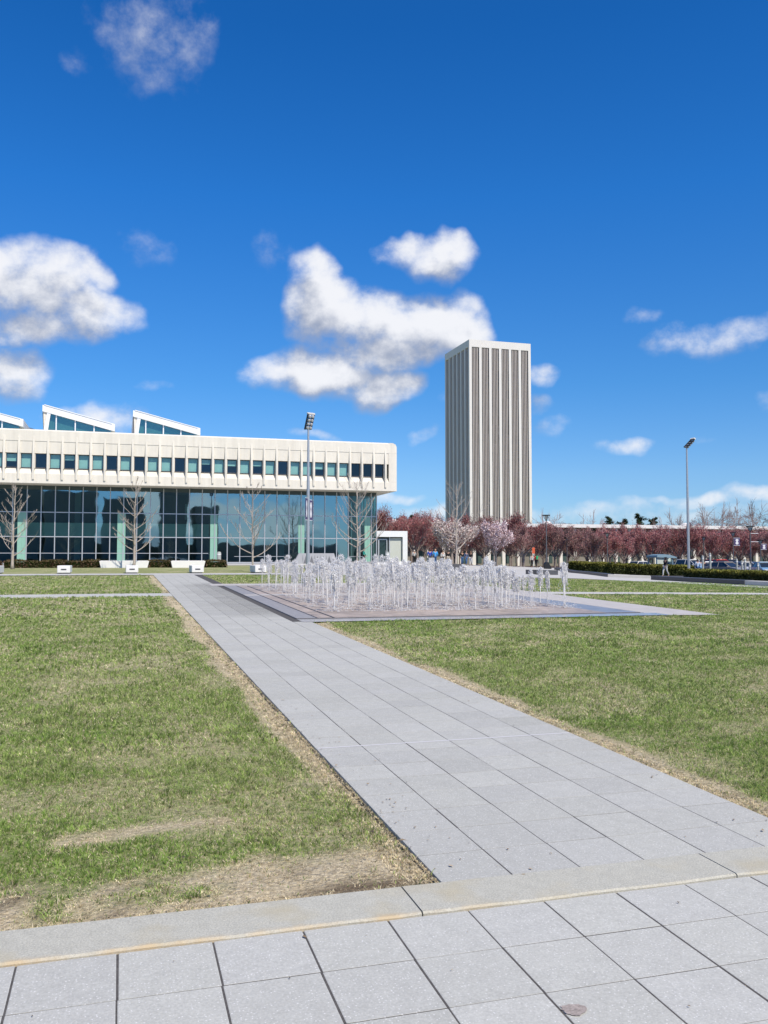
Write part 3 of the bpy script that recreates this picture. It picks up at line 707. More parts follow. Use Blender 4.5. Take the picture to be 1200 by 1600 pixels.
def hedge(p_list, h, depth, label, seed, cols_top, cols_side, name='hedge', dens=260, lsz=.085, dz=0, cat='hedge'):
    rg = np.random.default_rng(seed); g = [GA(*p) if len(p) == 2 else p[:2] for p in p_list]
    root = empty(name, (g[0][0], g[0][1], gz(*g[0])+dz)); ox, oy, oz = root.location
    mb = MB(); V = []; C = []
    for (a, b) in zip(g[:-1], g[1:]):
        L_ = math.dist(a, b); dx, dy = (b[0]-a[0])/L_, (b[1]-a[1])/L_; nx, ny = -dy, dx
        if nx*(a[0]+b[0])+ny*(a[1]+b[1]) < 0: nx, ny = -nx, -ny
        n = max(1, int(L_/2)); vs = []
        for i in range(n+1):
            x, y = a[0]+dx*L_*i/n, a[1]+dy*L_*i/n; z = gz(x, y)
            for o_, zz in ((.08, 0), (.08, h-.08), (depth-.08, h-.08), (depth-.08, 0)): vs.append((x+nx*o_-ox, y+ny*o_-oy, z+zz+dz-oz))
        mb.add(vs, [(i*4+k, i*4+k+1, i*4+5+k, i*4+4+k) for i in range(n) for k in range(3)]+[(0, 1, 2, 3), (n*4+3, n*4+2, n*4+1, n*4)])
        for side, area in (('t', L_*depth), ('f', L_*h), ('k', L_*h*.4)):
            m_ = int(area*dens); s = rg.random(m_)*L_; t = rg.random(m_)
            if side == 't': o_ = t*depth; zz = h+rg.normal(0, .03, m_)+.05*np.sin(s*2.3)
            elif side == 'f': o_ = rg.normal(0.03, .04, m_)+.05*np.sin(s*3.1); zz = t*h
            else: o_ = depth+rg.normal(0, .04, m_); zz = t*h
            x = a[0]+dx*s+nx*o_; y = a[1]+dy*s+ny*o_; P = np.stack([x-ox, y-oy, gzv(x, y)+zz+dz-oz], 1)
            v, c = leaves(m_, P, lsz, cols_top if side == 't' else cols_side, seed=seed+3)
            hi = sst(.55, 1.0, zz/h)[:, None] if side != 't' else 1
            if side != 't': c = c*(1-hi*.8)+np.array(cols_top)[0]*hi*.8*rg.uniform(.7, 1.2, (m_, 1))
            V.append(v); C.append(c)
    for e, (px_, py_) in ((0, g[0]), (1, g[-1])):        # ends
        a, b = (g[0], g[1]) if e == 0 else (g[-2], g[-1]); L_ = math.dist(a, b); nx, ny = -(b[1]-a[1])/L_, (b[0]-a[0])/L_
        if nx*(a[0]+b[0])+ny*(a[1]+b[1]) < 0: nx, ny = -nx, -ny
        m_ = int(depth*h*dens); t = rg.random(m_)*depth; zz = rg.random(m_)*h; P = np.stack([px_+nx*t+rg.normal(0, .04, m_)-ox, py_+ny*t+rg.normal(0, .04, m_)-oy, gz(px_, py_)+zz+dz-oz], 1)
        v, c = leaves(m_, P, lsz, cols_side, seed=seed+9); V.append(v); C.append(c)
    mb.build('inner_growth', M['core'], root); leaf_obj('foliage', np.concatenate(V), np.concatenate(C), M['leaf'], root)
    return tag(root, label, cat)
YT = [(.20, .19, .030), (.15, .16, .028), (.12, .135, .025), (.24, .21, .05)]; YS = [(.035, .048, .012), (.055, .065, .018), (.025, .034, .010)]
gv = lambda px, v: (lambda r: (r.x*v/r.y, v, 0))(ray(px, 880))
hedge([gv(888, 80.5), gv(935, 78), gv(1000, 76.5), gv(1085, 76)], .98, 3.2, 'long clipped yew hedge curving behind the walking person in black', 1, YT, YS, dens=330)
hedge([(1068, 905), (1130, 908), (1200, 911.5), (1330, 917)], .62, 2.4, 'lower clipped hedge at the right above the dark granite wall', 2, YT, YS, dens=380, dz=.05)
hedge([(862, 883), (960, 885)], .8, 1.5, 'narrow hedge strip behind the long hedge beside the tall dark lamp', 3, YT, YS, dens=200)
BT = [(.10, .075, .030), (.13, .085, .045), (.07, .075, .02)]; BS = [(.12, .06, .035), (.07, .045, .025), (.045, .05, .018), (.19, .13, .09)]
def bpt(px, v): r = ray(px, 880); t = v/r.y; return (r.x*t, v, 0)
for (a, b, lab) in ((-120, -2, 'brown green shrub bed beyond the left frame edge by the glass facade'), (6, 156, 'brown and green shrub bed below the glass facade between the left tree and white planter'), (232, 267, 'short russet shrub bed between the two white planters'), (322, 354, 'small shrub clump standing just right of the right white planter')):
    hedge([bpt(a, 67), bpt(b, 67)], .48, 1.6, lab, 211+a, BT, BS, name='shrub_bed', dens=300, lsz=.06, cat='shrubs')
# white wedge planters / long benches
def long_seat(px0, px1, label):
    a, b = bpt(px0, 66.6), bpt(px1, 66.6); z = gz(a[0], 66.6); L_ = b[0]-a[0]; root = empty('long_planter', (a[0], 66.6, z-.02))
    mb = MB(); 
    mb.prism([(.12, 0), (L_-.12, 0), (L_, .5), (0, .5)], 0, .9, 'y'); mb.build('planter_body', M['white_conc'], root)
    mb = MB(); mb.box(.08, L_-.08, .08, .82, .503, .53); mb.build('seat_top', M['white_conc'], root)
    return tag(root, label, 'planter')
long_seat(155, 233, 'long white trapezoid planter bench behind the second bare tree')
long_seat(267, 321, 'long white trapezoid planter bench right of the russet shrubs')

# block benches
benches = []
def bench(x, y, label):
    root = empty('block_bench', (x, y, gz(x, y)))
    mb = MB(); mb.cbox(-.31, .31, 0, 2.0, .05, .40, .02); mb.build('block', M['white_conc'], root)
    mb = MB(); mb.box(-.25, .25, .05, 1.95, -.03, .06); mb.build('plinth', M['granite'], root)
    mb = MB(); mb.box(-.13, .13, -.012, .03, .18, .245); mb.build('light_slot', M['granite'], root)
    return tag(root, label, 'bench', 'white block benches along the far walk')
BL = ['white block bench cut by the left edge of the view', 'white block bench on the grass left of the second bare tree', 'white block bench directly in front of the second bare tree', 'white block bench at the far end of the slab path', 'white block bench behind the leftmost fountain jets', 'white block bench hidden among the fountain spray']
for i, lab in enumerate(BL): bench(-6.05+3.33*i, 47.5, lab)
bench(-9.38, 47.5, 'white block bench just outside the left edge'); 


# ------------------------------------------------------------------ lecture building with concrete upper storey and glass hall
VF = 92.5
def ux(px, v=VF): return on_v(px, 872, v).x
ZR, ZB1, ZW1, ZW0, ZSL, ZS = 14.35, 13.2, 12.0, 10.56, 9.98, 9.05
XR = ux(620); XL = -52.0
FX = [ux(300+q/3.5294) for q in (1067, 1003, 938, 873, 806, 739, 672, 603, 537, 465, 395, 325, 254, 182, 110, 37)]
SP = (FX[0]-FX[-1])/15; print('fin spacing', SP, FX[0], XR)
finx = [FX[0]-SP*k for k in range(int((FX[0]-XL)/SP))]
hall = empty('glass_building', (0, VF, 0)); tag(hall, 'long low building with cream concrete window storey over a tall glass hall', 'building')
# concrete box: profiled front, chamfered top corner
mb = MB(); D_ = 48.0
prof = [(0, ZS), (0, ZSL-.45), (.0, ZSL), (.42, ZW0)]                    # sill slopes back to the glass line
def strip(mb, prof, x0, x1):
    for (a, b), (c, d) in zip(prof[:-1], prof[1:]):
        mb.add([(x0, a, b), (x1, a, b), (x1, c, d), (x0, c, d)], [(0, 1, 2, 3)])
strip(mb, [(.9, ZS), (0, ZS), (0, ZSL), (.42, ZW0)], XL, XR-.9)
strip(mb, [(.42, ZW1), (.06, ZW1), (.035, ZB1-.03), (.0, ZB1), (0, ZR-.12), (.10, ZR), (.6, ZR)], XL, XR-.9)
mb.build('facade_band', M['facade'], hall)
mb = MB()                                                               # solid corner pier and side wall
ch = .45
mb.prism([(XR-.9, ZS), (XR, ZS), (XR, ZR-ch), (XR-.12, ZR-.16), (XR-ch, ZR), (XR-.9, ZR)], .002, 1.0, 'y')
mb.box(XR-.6, XR, 1.0, D_, ZS, ZR-ch); mb.box(XL, XR-.3, .6, D_, ZS+.01, ZS+.25); mb.box(XL, XR-.6, .6, D_, ZR-.7, ZR-.15)
mb.build('corner_wall', M['facade'], hall)
mb = MB(); mb.box(XL, XR-.62, 3.2, D_, ZW0-.6, ZR-.72); mb.build('inner_core', M['dark_in'], hall)
mb = MB()                                                               # soft joints between precast panels
for k in range(0, len(finx), 4): mb.box(finx[k]+SP/2-.008, finx[k]+SP/2+.008, -.003, .02, ZB1, ZR-.13)
mb.box(XL, XR-.0, -.004, .01, ZB1-.012, ZB1+.012); mb.box(XR-.55, XR, -.004, .01, ZSL+.05, ZSL+.07)
mb.build('panel_joint', mat('joint_shadow', (.60, .57, .51), .9), hall)
rr = random.Random(3)
blind_m = mat('teal_blind', (.30, .52, .49), .6, var=.06, vscale=1.5); frame_m = mat('bronze_frame', (.10, .10, .11), .5)
wpat = ['b', 'd', 'd', 'd', 'b', 'b', 'h', 'b', 'b', 'k', 'b', 'h', 'b', 'h', 'b', 'h', 'b', 'd', 'b', 'b', 'd', 'b', 'k', 'b', 'b', 'h', 'b', 'k', 'b', 'h', 'b', 'b', 'h', 'b', 'k', 'b', 'b']
wg = glass('window_glass', (.55, .68, .80), .10, tr=(.85, .93, .92))
wg2 = glass('window_glass_dark', (.5, .55, .6), .10, tr=(.5, .6, .6))
edges = [XR-1.45]+finx
for k in range(len(finx)):
    x1 = (finx[k-1] if k else XR-1.15)-.16; x0 = finx[k]+.16
    w = empty('window', ((x0+x1)/2, .30, 0), parent=hall); hw = (x1-x0)/2; kind = wpat[k % len(wpat)]
    mb = MB(); 
    for a, b, c, d in ((-hw, hw, ZW1-.07, ZW1), (-hw, hw, ZW0, ZW0+.06), (-hw, -hw+.05, ZW0, ZW1), (hw-.05, hw, ZW0, ZW1)): mb.box(a, b, 0, .1, c, d)
    mb.build('window_frame', frame_m, w)
    mb = MB(); mb.pane(-hw+.03, hw-.03, .055, ZW0+.04, ZW1-.04); mb.build('pane', wg2 if 1 <= k <= 3 else wg, w)
    if kind in 'bh':
        zb = ZW0+.03 if kind == 'b' else ZW0+(ZW1-ZW0)*rr.uniform(.42, .72)
        mb = MB(); mb.box(-hw+.04, hw-.04, .16, .18, zb, ZW1-(.04 if kind == 'b' else .10)); mb.build('blind', blind_m, w)
mb = MB()
for k in range(len(finx)):                                              # piers between windows
    mb.box(finx[k]-.158, finx[k]+.158, .12, .5, ZW0-.02, ZW1+.02)
tag(mb.build('window_pier', M['facade'], hall), kind='stuff')
for k, x in enumerate(finx+[XR-.75]):
    mb = MB(); last = k == len(finx)
    if last: poly = [(.02, 13.0), (-.02, 12.6), (-.02, 10.3), (.02, 9.9), (.1, 9.9), (.1, 13.0)]; hw = .03
    else: poly = [(.0, 13.75), (-.04, 13.3), (-.16, 12.2), (-.18, 10.9), (-.13, 9.55), (-.12, 9.42), (.0, 9.42)]; hw = .095
    mb.prism([(a, b) for a, b in poly]+[(.14, poly[-1][1]), (.14, poly[0][1])] if not last else poly, x-hw, x+hw, 'x')
    if not last: mb.build('fin', M['facade'], hall)
# glass hall
GY = 3.0; GR = XR-1.45+.05
gxr = ux(588, VF+GY); zt1, zt2, zt3, zg0 = 6.35, 3.87, 2.2, 1.28
mull = [gxr]+[]
m0 = ux(300+988/3.5294, VF+GY); mulls = [m0-SP*k for k in range(int((m0-XL)/SP)+1)]
allx = [gxr]+mulls
mb = MB()
for i, x in enumerate(allx): mb.box(x-.045, x+.045, GY-.10, GY+.05, zg0, ZS-.05)
for z, a in ((zt1, allx[-1]), (zt2, allx[-1])): mb.box(allx[-1], gxr, GY-.07, GY+.04, z-.045, z+.045)
xe = ux(325, VF+GY)
mb.box(allx[-1], xe, GY-.06, GY+.04, zt3-.03, zt3+.03); mb.box(ux(366, VF+GY), ux(444, VF+GY), GY-.06, GY+.04, 1.85, 1.90); mb.box(ux(543, VF+GY), ux(575, VF+GY), GY-.06, GY+.04, 1.85, 1.90)
mb.box(allx[-1], gxr+.05, GY-.14, GY+.12, 1.05, zg0)
mb.build('mullion_frame', M['alu'], hall)
mb = MB(); mb.box(XL, gxr+.02, GY-.02, GY+.35, ZS-.42, ZS-.01); mb.build('head_panel', mat('head_panel', (.05, .075, .08), .5), hall)
for i in range(len(allx)-1):
    x1, x0 = allx[i], allx[i+1]
    if x1-x0 < .1: continue
    mb = MB()
    for z0, z1 in ((zg0, zt2), (zt2, zt1), (zt1, ZS-.4)): mb.pane(x0+.045, x1-.045, GY, z0+.03, z1-.03)
    mb.build('glass_bay', M['glass_corner'] if i < 3 else M['glass'], hall)
mb = MB(); mb.add([(gxr, GY+.1, zg0), (gxr, GY+26, zg0), (gxr, GY+26, ZS-.05), (gxr, GY+.1, ZS-.05)], [(0, 1, 2, 3)]); mb.build('glass_side', M['glass_corner'], hall)
mb = MB()
for q in range(1, 19): mb.box(gxr-.01, gxr+.09, GY+q*1.37-.04, GY+q*1.37+.04, zg0, ZS-.05)
mb.build('side_mullion', M['alu'], hall)
# interior: slab, columns, back wall
mb = MB(); mb.box(XL, ux(326, VF+GY+1.6), GY+1.6, GY+9, 3.95, 5.35); mb.build('gallery_slab', mat('teal_balustrade', (.32, .55, .50), .6, var=.08, vscale=.6), hall)
mb = MB(); mb.box(XL, gxr-.6, GY+9, GY+9.3, .8, ZS); mb.box(XL, gxr-.4, GY+.3, GY+9, .9, 1.22); mb.box(XL, gxr-.3, GY+.4, D_, ZS-.04, ZS+.0); mb.build('interior_wall', M['dark_in'], hall)
for cpx, w in ((33, .40), (189, .40), (333.5, .37), (470.5, .34), (574, .34)):
    x = ux(cpx, VF+GY); mb = MB()
    mb.box(x-w, x-.03, GY-.05, GY-.018, zg0, zt1-.02); mb.box(x+.03, x+w, GY-.05, GY-.018, zg0, zt1-.02); mb.box(x-.03, x+.03, GY-.03, GY-.017, zg0, zt1)
    for z in (2.7, 5.4): mb.box(x-w, x+w, GY-.056, GY-.05, z, z+.04)
    mb.build('column_panel', M['green_col'], hall)
mb = MB()
for q in (150, 290): 
    x = ux(q, VF+GY+3); mb.box(x-.12, x+.12, GY+3, GY+3.2, 5.9, 7.6)
for q in (440, 556, 120): x = ux(q, VF+GY+5); mb.box(x-.3, x+.3, GY+5, GY+5.6, 1.2, ZS)
mb.build('interior_column', mat('interior_teal', (.16, .28, .28), .6), hall)
# roof skylights
def skylight(pl, ptop, pr, pbot, v=VF+9.5, nm=4):
    a = on_v(pl, ptop, v); b = on_v(pr, pbot, v); root = empty('skylight', (0, v-VF, 0), parent=hall)
    th = .62; dx = b.x-a.x; dz = b.z-a.z; sl = dz/dx; zb = ZR-.6; dep = 15
    mb = MB()
    mb.add([(a.x, -.05, a.z), (b.x, -.05, b.z), (b.x, -.05, b.z-th-.2), (a.x, -.05, a.z-th-.08),
            (a.x, dep, a.z), (b.x, dep, b.z), (b.x, dep, b.z-th-.2), (a.x, dep, a.z-th-.08)],
           [(0, 1, 2, 3), (7, 6, 5, 4), (4, 5, 1, 0), (3, 2, 6, 7), (0, 3, 7, 4), (1, 5, 6, 2)])
    mb.add([(a.x+.2, -.12, a.z+.05), (b.x-.3, -.12, b.z+.03), (b.x-.3, -.12, b.z-.03), (a.x+.2, -.12, a.z-.04), (a.x+.2, .1, a.z+.05), (b.x-.3, .1, b.z+.03), (b.x-.3, .1, b.z-.03), (a.x+.2, .1, a.z-.04)],
           [(0, 1, 2, 3), (7, 6, 5, 4), (4, 5, 1, 0), (3, 2, 6, 7), (0, 3, 7, 4), (1, 5, 6, 2)])
    mb.build('roof_fascia', M['white_paint'], root)
    x0 = a.x+.62; zt = a.z-th-.08+sl*.6
    mb = MB(); xb = a.x+.25
    mb.add([(xb, .25, zb), (b.x-.4, .25, zb), (b.x-.4, .25, b.z-th-.1), (a.x+.75, .25, zt)], [(0, 1, 2, 3)]); mb.build('side_glass', M['glass_sky'], root)
    mb = MB(); mb.add([(xb, .5, zb), (b.x-.6, .5, zb), (b.x-.4, dep-.5, zb), (xb, dep-.5, zb), (a.x+.7, .5, zt), (b.x-.5, .5, b.z-th-.2), (b.x-.5, dep-.5, b.z-th-.2), (a.x+.7, dep-.5, zt)],
           [(0, 1, 5, 4), (1, 2, 6, 5), (2, 3, 7, 6), (3, 0, 4, 7)]); mb.build('well_lining', mat('well_teal', (.20, .36, .34), .7), root)
    mb = MB(); mb.prism([(xb-.38, zb), (xb+.10, zb), (a.x+.86, zt+.1), (a.x+.50, zt+.1)], .0, .3, 'y'); mb.build('strut', M['white_paint'], root)
    mb = MB()
    for q in range(1, nm):
        x = xb+(b.x-xb)*(.16+.27*(q-1)); zz = a.z+sl*(x-a.x)-th-.1; mb.box(x-.06, x+.06, .16, .25, zb, zz)
    mb.build('glazing_bar', M['white_paint'], root)
    mb = MB(); mb.add([(a.x+.0, .05, a.z-th-.1), (xb-.1, .3, zb+1.2), (xb-.1, dep, zb+1.2), (a.x, dep, a.z-th-.1)], [(0, 1, 2, 3)]); mb.prism([(a.x+.08, a.z-th-.08), (a.x+.70, a.z-th-.12), (xb-.05, zb+.9)], .12, .28, 'y'); mb.build('overhang_soffit', M['facade'], root)
skylight(66.5, 632.5, 179.5, 662.5); skylight(208, 641, 313, 669); skylight(-80, 624, 36.5, 655)
mb = MB(); a = on_v(36, 661, VF+30); b = on_v(56, 671, VF+30); mb.add([(a.x-3, 30, a.z+.6), (b.x, 30, b.z), (b.x, 30, ZR-.2), (a.x-3, 30, ZR-.2), (a.x-3, 38, a.z+.6), (b.x, 38, b.z), (b.x, 38, ZR-.2), (a.x-3, 38, ZR-.2)], [(0, 1, 2, 3), (4, 5, 1, 0), (1, 5, 6, 2), (7, 6, 5, 4)])
mb.build('rear_roof', mat('blue_grey_roof', (.12, .17, .26), .5), hall)

# entrance vestibule right of the corner
ves = empty('entrance_vestibule', (0, VF+4.6, 0)); tag(ves, 'white framed entrance vestibule with glass door beside the building corner', 'entrance'); vv = VF+4.6
q = lambda px, py: on_v(px, py, vv)
xl, xr, zt, x1, x2, zh = q(586, 0).x, q(635.5, 0).x, q(600, 829.5).z, q(608.5, 0).x, q(628.5, 0).x, q(600, 838.8).z
mb = MB(); mb.box(xl, xr, 0, 7, zh, zt); mb.box(x2, xr, 0, 7, .9, zh); mb.box(xl, x2, 6, 7, .9, zh); mb.build('portal_frame', M['white_paint'], ves)
mb = MB(); mb.box(x1+.15, x2-.05, .35, .45, .9, zh-.1); mb.build('side_panel', M['panel'], ves)
mb = MB(); mb.box(xl, x1, .5, 5.9, .92, zh-.01); mb.build('dark_recess', M['dark_in'], ves)
dr = empty('glass_door', (0, .30, 0), parent=ves); d0, d1 = q(593, 0).x, q(605.5, 0).x; zd = q(600, 843.5).z
mb = MB(); mb.box(d0-.08, d0+.08, 0, .1, 1.1, zd); mb.box(d1-.05, d1+.05, 0, .1, 1.1, zd); mb.box(xl, d1+.05, 0, .1, zd, zd+.12); mb.box(x1+.02, x1+.14, 0, .15, .95, zh-.02); mb.build('door_frame', M['alu'], dr)
mb = MB(); mb.pane(d0+.08, d1-.05, .045, 1.1, zd); mb.build('door_pane', wg2, dr)
mb = MB(); mb.tube([(d1-.2, -.06, 1.9), (d1-.2, -.06, 2.6)], .02, 6); mb.build('door_handle', M['alu'], dr)

# plinth walls and steps along the base of the hall
def plain(name, label, cat, x0, x1, y0, y1, z0, z1, m_, c=.03):
    mb = MB(); mb.cbox(0, x1-x0, 0, y1-y0, 0, z1-z0, c); o = mb.build(name, m_, loc=(x0, y0, z0)); return tag(o, label, cat)
st = empty('entrance_steps', (ux(335, 88), 88, .95)); mb = MB(); wL = ux(452, 88)-ux(335, 88)
for k_ in range(3): mb.box(0, wL, k_*.5, 4.5, -.2+k_*.13, -.05+k_*.13+.02*0)
mb.build('step_block', M['grey_conc'], st); tag(st, 'grey concrete steps along the glass hall behind the leftmost jets', 'steps')
plain('retaining_wall', 'grey retaining wall below the glass hall corner behind the jets', 'wall', ux(528, 91), ux(597, 91), 91, 91.5, .9, zof(877.6, 92), M['grey_conc'])
plain('stone_planter', 'low white stone block in front of the entrance vestibule', 'planter', ux(603, 89), ux(637, 89), 89, 90.4, .95, zof(877.5, 91), M['white_conc'])
plain('stone_planter', 'pale stone slab bench left of the white block at the entrance', 'planter', ux(578, 90), ux(600, 90), 88.6, 89.6, .95, zof(879, 91), M['white_conc'])

# zig-zag patterned wall
zz = empty('zigzag_wall', (0, 91.5, 0)); tag(zz, 'pale wall with a row of grey diamonds below the hall windows', 'wall')
xa, xb_, za, zb_ = on_v(457, 880, 91.5).x, on_v(528, 880, 91.5).x, on_v(500, 881, 91.5).z-.2, on_v(500, 864.5, 91.5).z
x0b = on_v(467, 870, 91.5).x; x1b = on_v(522, 870, 91.5).x
mb = MB(); mb.prism([(xa, za), (xb_, za), (x1b, zb_), (x0b, zb_)], 0, .35, 'y'); mb.build('wall_slab', mat('zig_light', (.36, .37, .39), .7), zz)
mb = MB(); n = 6; wz = (x1b-x0b)/n; hz = zb_-za
for k_ in range(1, n):
    c = x0b+wz*k_+.1; mb.prism([(c-wz*.5, za+.02), (c, za+hz*.80), (c+wz*.5, za+.02)], -.008, .0, 'y')
mb.build('diamond_panel', mat('zig_dark', (.15, .155, .17), .6), zz)
mb = MB()
for k_ in range(1, n):
    c = x0b+wz*(k_-.5)+.1; mb.prism([(c-wz*.12, za+hz*.55), (c, za+hz*.9), (c+wz*.12, za+hz*.55), (c, za+hz*.2)], -.012, -.008, 'y')
mb.build('grey_facet', mat('zig_mid', (.25, .26, .28), .6), zz)

# ------------------------------------------------------------------ tower
TR = 331.0
def tower():
    r = ray(733, 530); t = TR; cx_, vy = r.x*t, r.y*t; ztop = CAM_H+r.z*t
    xr_ = on_v(830.5, 700, vy).x; w = xr_-cx_; d = w*1.02
    root = empty('office_tower', (cx_, vy, 0)); tag(root, 'tall slab sided tower of white concrete piers with narrow dark windows', 'building')
    mb = MB(); mb.box(.6, w-.6, .6, d-.6, 0, ztop-.4)
    core = mb.build('window_wall', tower_glass(), root)
    capb = 2.75; mb = MB(); mb.box(0, w, 0, d, ztop-capb, ztop); mb.build('crown_band', M['tower_w'], root)
    mb = MB(); mb.box(0, 1.05, 0, 1.05, 0, ztop-capb); mb.build('corner_pier', M['tower_w'], root)
    for (x0, x1, y0, y1) in ((w-1.05, w, 0, 1.05), (0, 1.05, d-1.05, d), (w-1.05, w, d-1.05, d)):
        mb = MB(); mb.box(x0, x1, y0, y1, 0, ztop-capb); mb.build('corner_pier', M['tower_w'], root)
    bay = (w-1.05)/6
    for k_ in range(1, 6):
        x = .525+bay*k_; hw = .52
        for y0, y1 in ((.02, .8), (d-.8, d-.02)):
            mb = MB(); mb.box(x-hw, x+hw, y0, y1, 0, ztop-capb-.01); mb.build('pier', M['tower_w'], root)
        yb = .525+(d-1.05)/6*k_
        for x0, x1 in ((.02, .8), (w-.8, w-.02)):
            mb = MB(); mb.box(x0, x1, yb-hw, yb+hw, 0, ztop-capb-.01); mb.build('pier', M['tower_w'], root)
    for k_ in range(6):
        for j in range(1, 5):
            x = .525+.52+bay*k_+(bay-1.04)*j/5; mb = MB(); mb.box(x-.12, x+.12, .22, .62, 0, ztop-capb-.02); mb.build('mullion', M['tower_g'], root)
    for k_ in range(6):
        for j in range(1, 5):
            y = .525+.52+(d-1.05)/6*k_+((d-1.05)/6-1.04)*j/5; mb = MB(); mb.box(.22, .62, y-.12, y+.12, 0, ztop-capb-.02); mb.build('mullion', M['tower_g'], root)
    return root
M['tower_w'] = mat('tower_concrete', (.66, .64, .61), .8, var=.03, vscale=.3)
M['tower_g'] = mat('tower_mullion', (.48, .435, .405), .8, var=.04, vscale=.5)
def tower_glass():
    m_ = bpy.data.materials.new('tower_glass'); m_.use_nodes = True; N = m_.node_tree.nodes; L = m_.node_tree.links; p = N['Principled BSDF']
    p.inputs['Roughness'].default_value = .25
    tc = N.new('ShaderNodeTexCoord'); mp = N.new('ShaderNodeVectorMath'); mp.operation = 'MULTIPLY'; mp.inputs[1].default_value = (1.55, 1.55, .29); L.new(tc.outputs['Object'], mp.inputs[0])
    fl = N.new('ShaderNodeVectorMath'); fl.operation = 'FLOOR'; L.new(mp.outputs[0], fl.inputs[0])
    wn = N.new('ShaderNodeTexWhiteNoise'); L.new(fl.outputs[0], wn.inputs['Vector'])
    cr = N.new('ShaderNodeValToRGB'); e = cr.color_ramp.elements; cr.color_ramp.interpolation = 'CONSTANT'
    e[0].position = 0; e[0].color = (.006, .007, .008, 1); e[1].position = .16; e[1].color = (.115, .105, .097, 1)
    for pos, c in ((.45, (.035, .035, .035)), (.62, (.085, .07, .07)), (.8, (.05, .055, .055)), (.93, (.015, .015, .018))):
        x = e.new(pos); x.color = c+(1,)
    L.new(wn.outputs[0], cr.inputs[0]); L.new(cr.outputs[0], p.inputs['Base Color']); return m_
tower()

# ------------------------------------------------------------------ academic podium behind the trees
PV = 176.0
pod = empty('podium_building', (0, PV, 0)); tag(pod, 'long flat roofed colonnade building seen behind the reddish trees', 'building')
zr = on_v(1036, 821.5, PV).z; xa, xb_ = ux(560, PV), 260.0
M['pod'] = mat('podium_concrete', (.74, .70, .62), .8, var=.03, vscale=1)
mb = MB(); mb.box(xa, xb_, -3, 60, zr-.75, zr); mb.build('roof_slab', M['white_conc'], pod)
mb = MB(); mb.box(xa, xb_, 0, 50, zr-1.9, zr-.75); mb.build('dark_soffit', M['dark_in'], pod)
mb = MB(); mb.box(xa, xb_, 2, 50, 0, zr-1.9); mb.build('podium_wall', mat('podium_wall', (.22, .205, .185), .8, var=.2, vscale=.5), pod)
x = xa+1; rr = random.Random(2)
while x < 200:
    mb = MB(); mb.box(x-.35, x+.35, -2.2, -1.4, 0, zr-.76); mb.build('colonnade_pier', M['pod'], pod)
    if rr.random() < .7:
        mb = MB(); mb.box(x+1.2, x+3.4, 1.9, 2.0, .6, zr-2.4); mb.build('dark_window', M['dark_in'], pod)
    x += 3.4
for xx in (on_v(1103, 800, PV).x, on_v(880, 800, PV).x, on_v(632, 800, PV).x, on_v(600, 800, PV).x):
    mb = MB(); mb.lathe([(1.3, zr), (1.25, zr+.5), (.8, zr+.95), (.2, zr+1.1)], 12, (xx, 8)); mb.build('roof_dome', M['white_conc'], pod)

# building across the plaza behind the camera, seen only mirrored in the glass
ob = empty('facing_block', (0, -42, 0)); tag(ob, 'shaded campus block across the lawn mirrored in the hall glass', 'building')
mb = MB(); dk = mat('shaded_block', (.17, .19, .18), .8, var=.1, vscale=.2)
for x0, x1, h_ in ((-44, -30, 15.8), (-30, -19, 19.4), (-18, -6, 18.6), (-4.5, 6, 17.0), (10, 17, 19.6), (19, 24.5, 15)): mb.box(x0, x1, -14, 0, -1, h_)
mb.box(-60, 60, -20, -16, -1, 5.5)
mb.build('block_wall', dk, ob)

# ------------------------------------------------------------------ trees
def bare_tree(name, x, y, h, seed, label, spread=.34, r0=.085, nl=15, droop=.0, base=.16, group=None):
    rg = random.Random(seed); root = empty(name, (x, y, gz(x, y)-.02)); k_ = h/6.5
    mb = MB(); pts = []; n = 16; wob = [0, 0]
    for i in range(n+1):
        t = i/n; wob[0] += rg.gauss(0, .018)*k_; wob[1] += rg.gauss(0, .018)*k_; pts.append((wob[0], wob[1], h*t))
    rad = [r0*k_*(1.35 if i == 0 else 1)*(1-.90*(i/n)**.9) for i in range(n+1)]; mb.tube(pts, rad, 8); tk = mb.build('trunk', M['bark_pale'], root, smooth=True)
    mb = MB()
    def branch(p, az, L_, r, up, lvl):
        n = 7; pts = [p]; q = Vector(p); el = up
        a = az
        for i in range(n):
            el += (R(80)-el)*.105+rg.gauss(0, .05); a += rg.gauss(0, .09)
            q = q+Vector((math.cos(a)*math.cos(el), math.sin(a)*math.cos(el), math.sin(el)))*L_/n; pts.append(tuple(q))
        mb.tube(pts, [max(.0065 if lvl else .010, r*(1-.85*i/n)) for i in range(n+1)], 5 if lvl == 0 else 4, cap=False)
        if lvl < 2:
            for i in range(2, n):
                if rg.random() < (.9 if lvl == 0 else .6):
                    branch(pts[i], a+rg.choice([-1, 1])*rg.uniform(.35, .9), L_*rg.uniform(.25, .5)*(1-.06*i), r*.5, el*.6+rg.uniform(-.1, .5), lvl+1)
    for i in range(nl):
        t = base+(1-base-.05)*(i/nl)**.95+rg.uniform(-.015, .015); az = i*2.399+rg.uniform(-.4, .4)
        L_ = h*spread*(1.12-t)**.8*rg.uniform(.8, 1.15)*(1.0 if t > .2 else .9); idx = t*16; a = int(idx); f = idx-a
        p = Vector(pts[a])*(1-f)+Vector(pts[min(a+1, 16)])*f
        branch(tuple(p), az, L_, .042*k_*(1.15-t), R(12+28*t)-droop, 0)
    mb.build('branches', M['bark_pale'], root)
    tag(root, label, 'tree'); return root
M['bark_pale'] = mat('pale_bark', (.42, .365, .315), .9, var=.2, vscale=14)
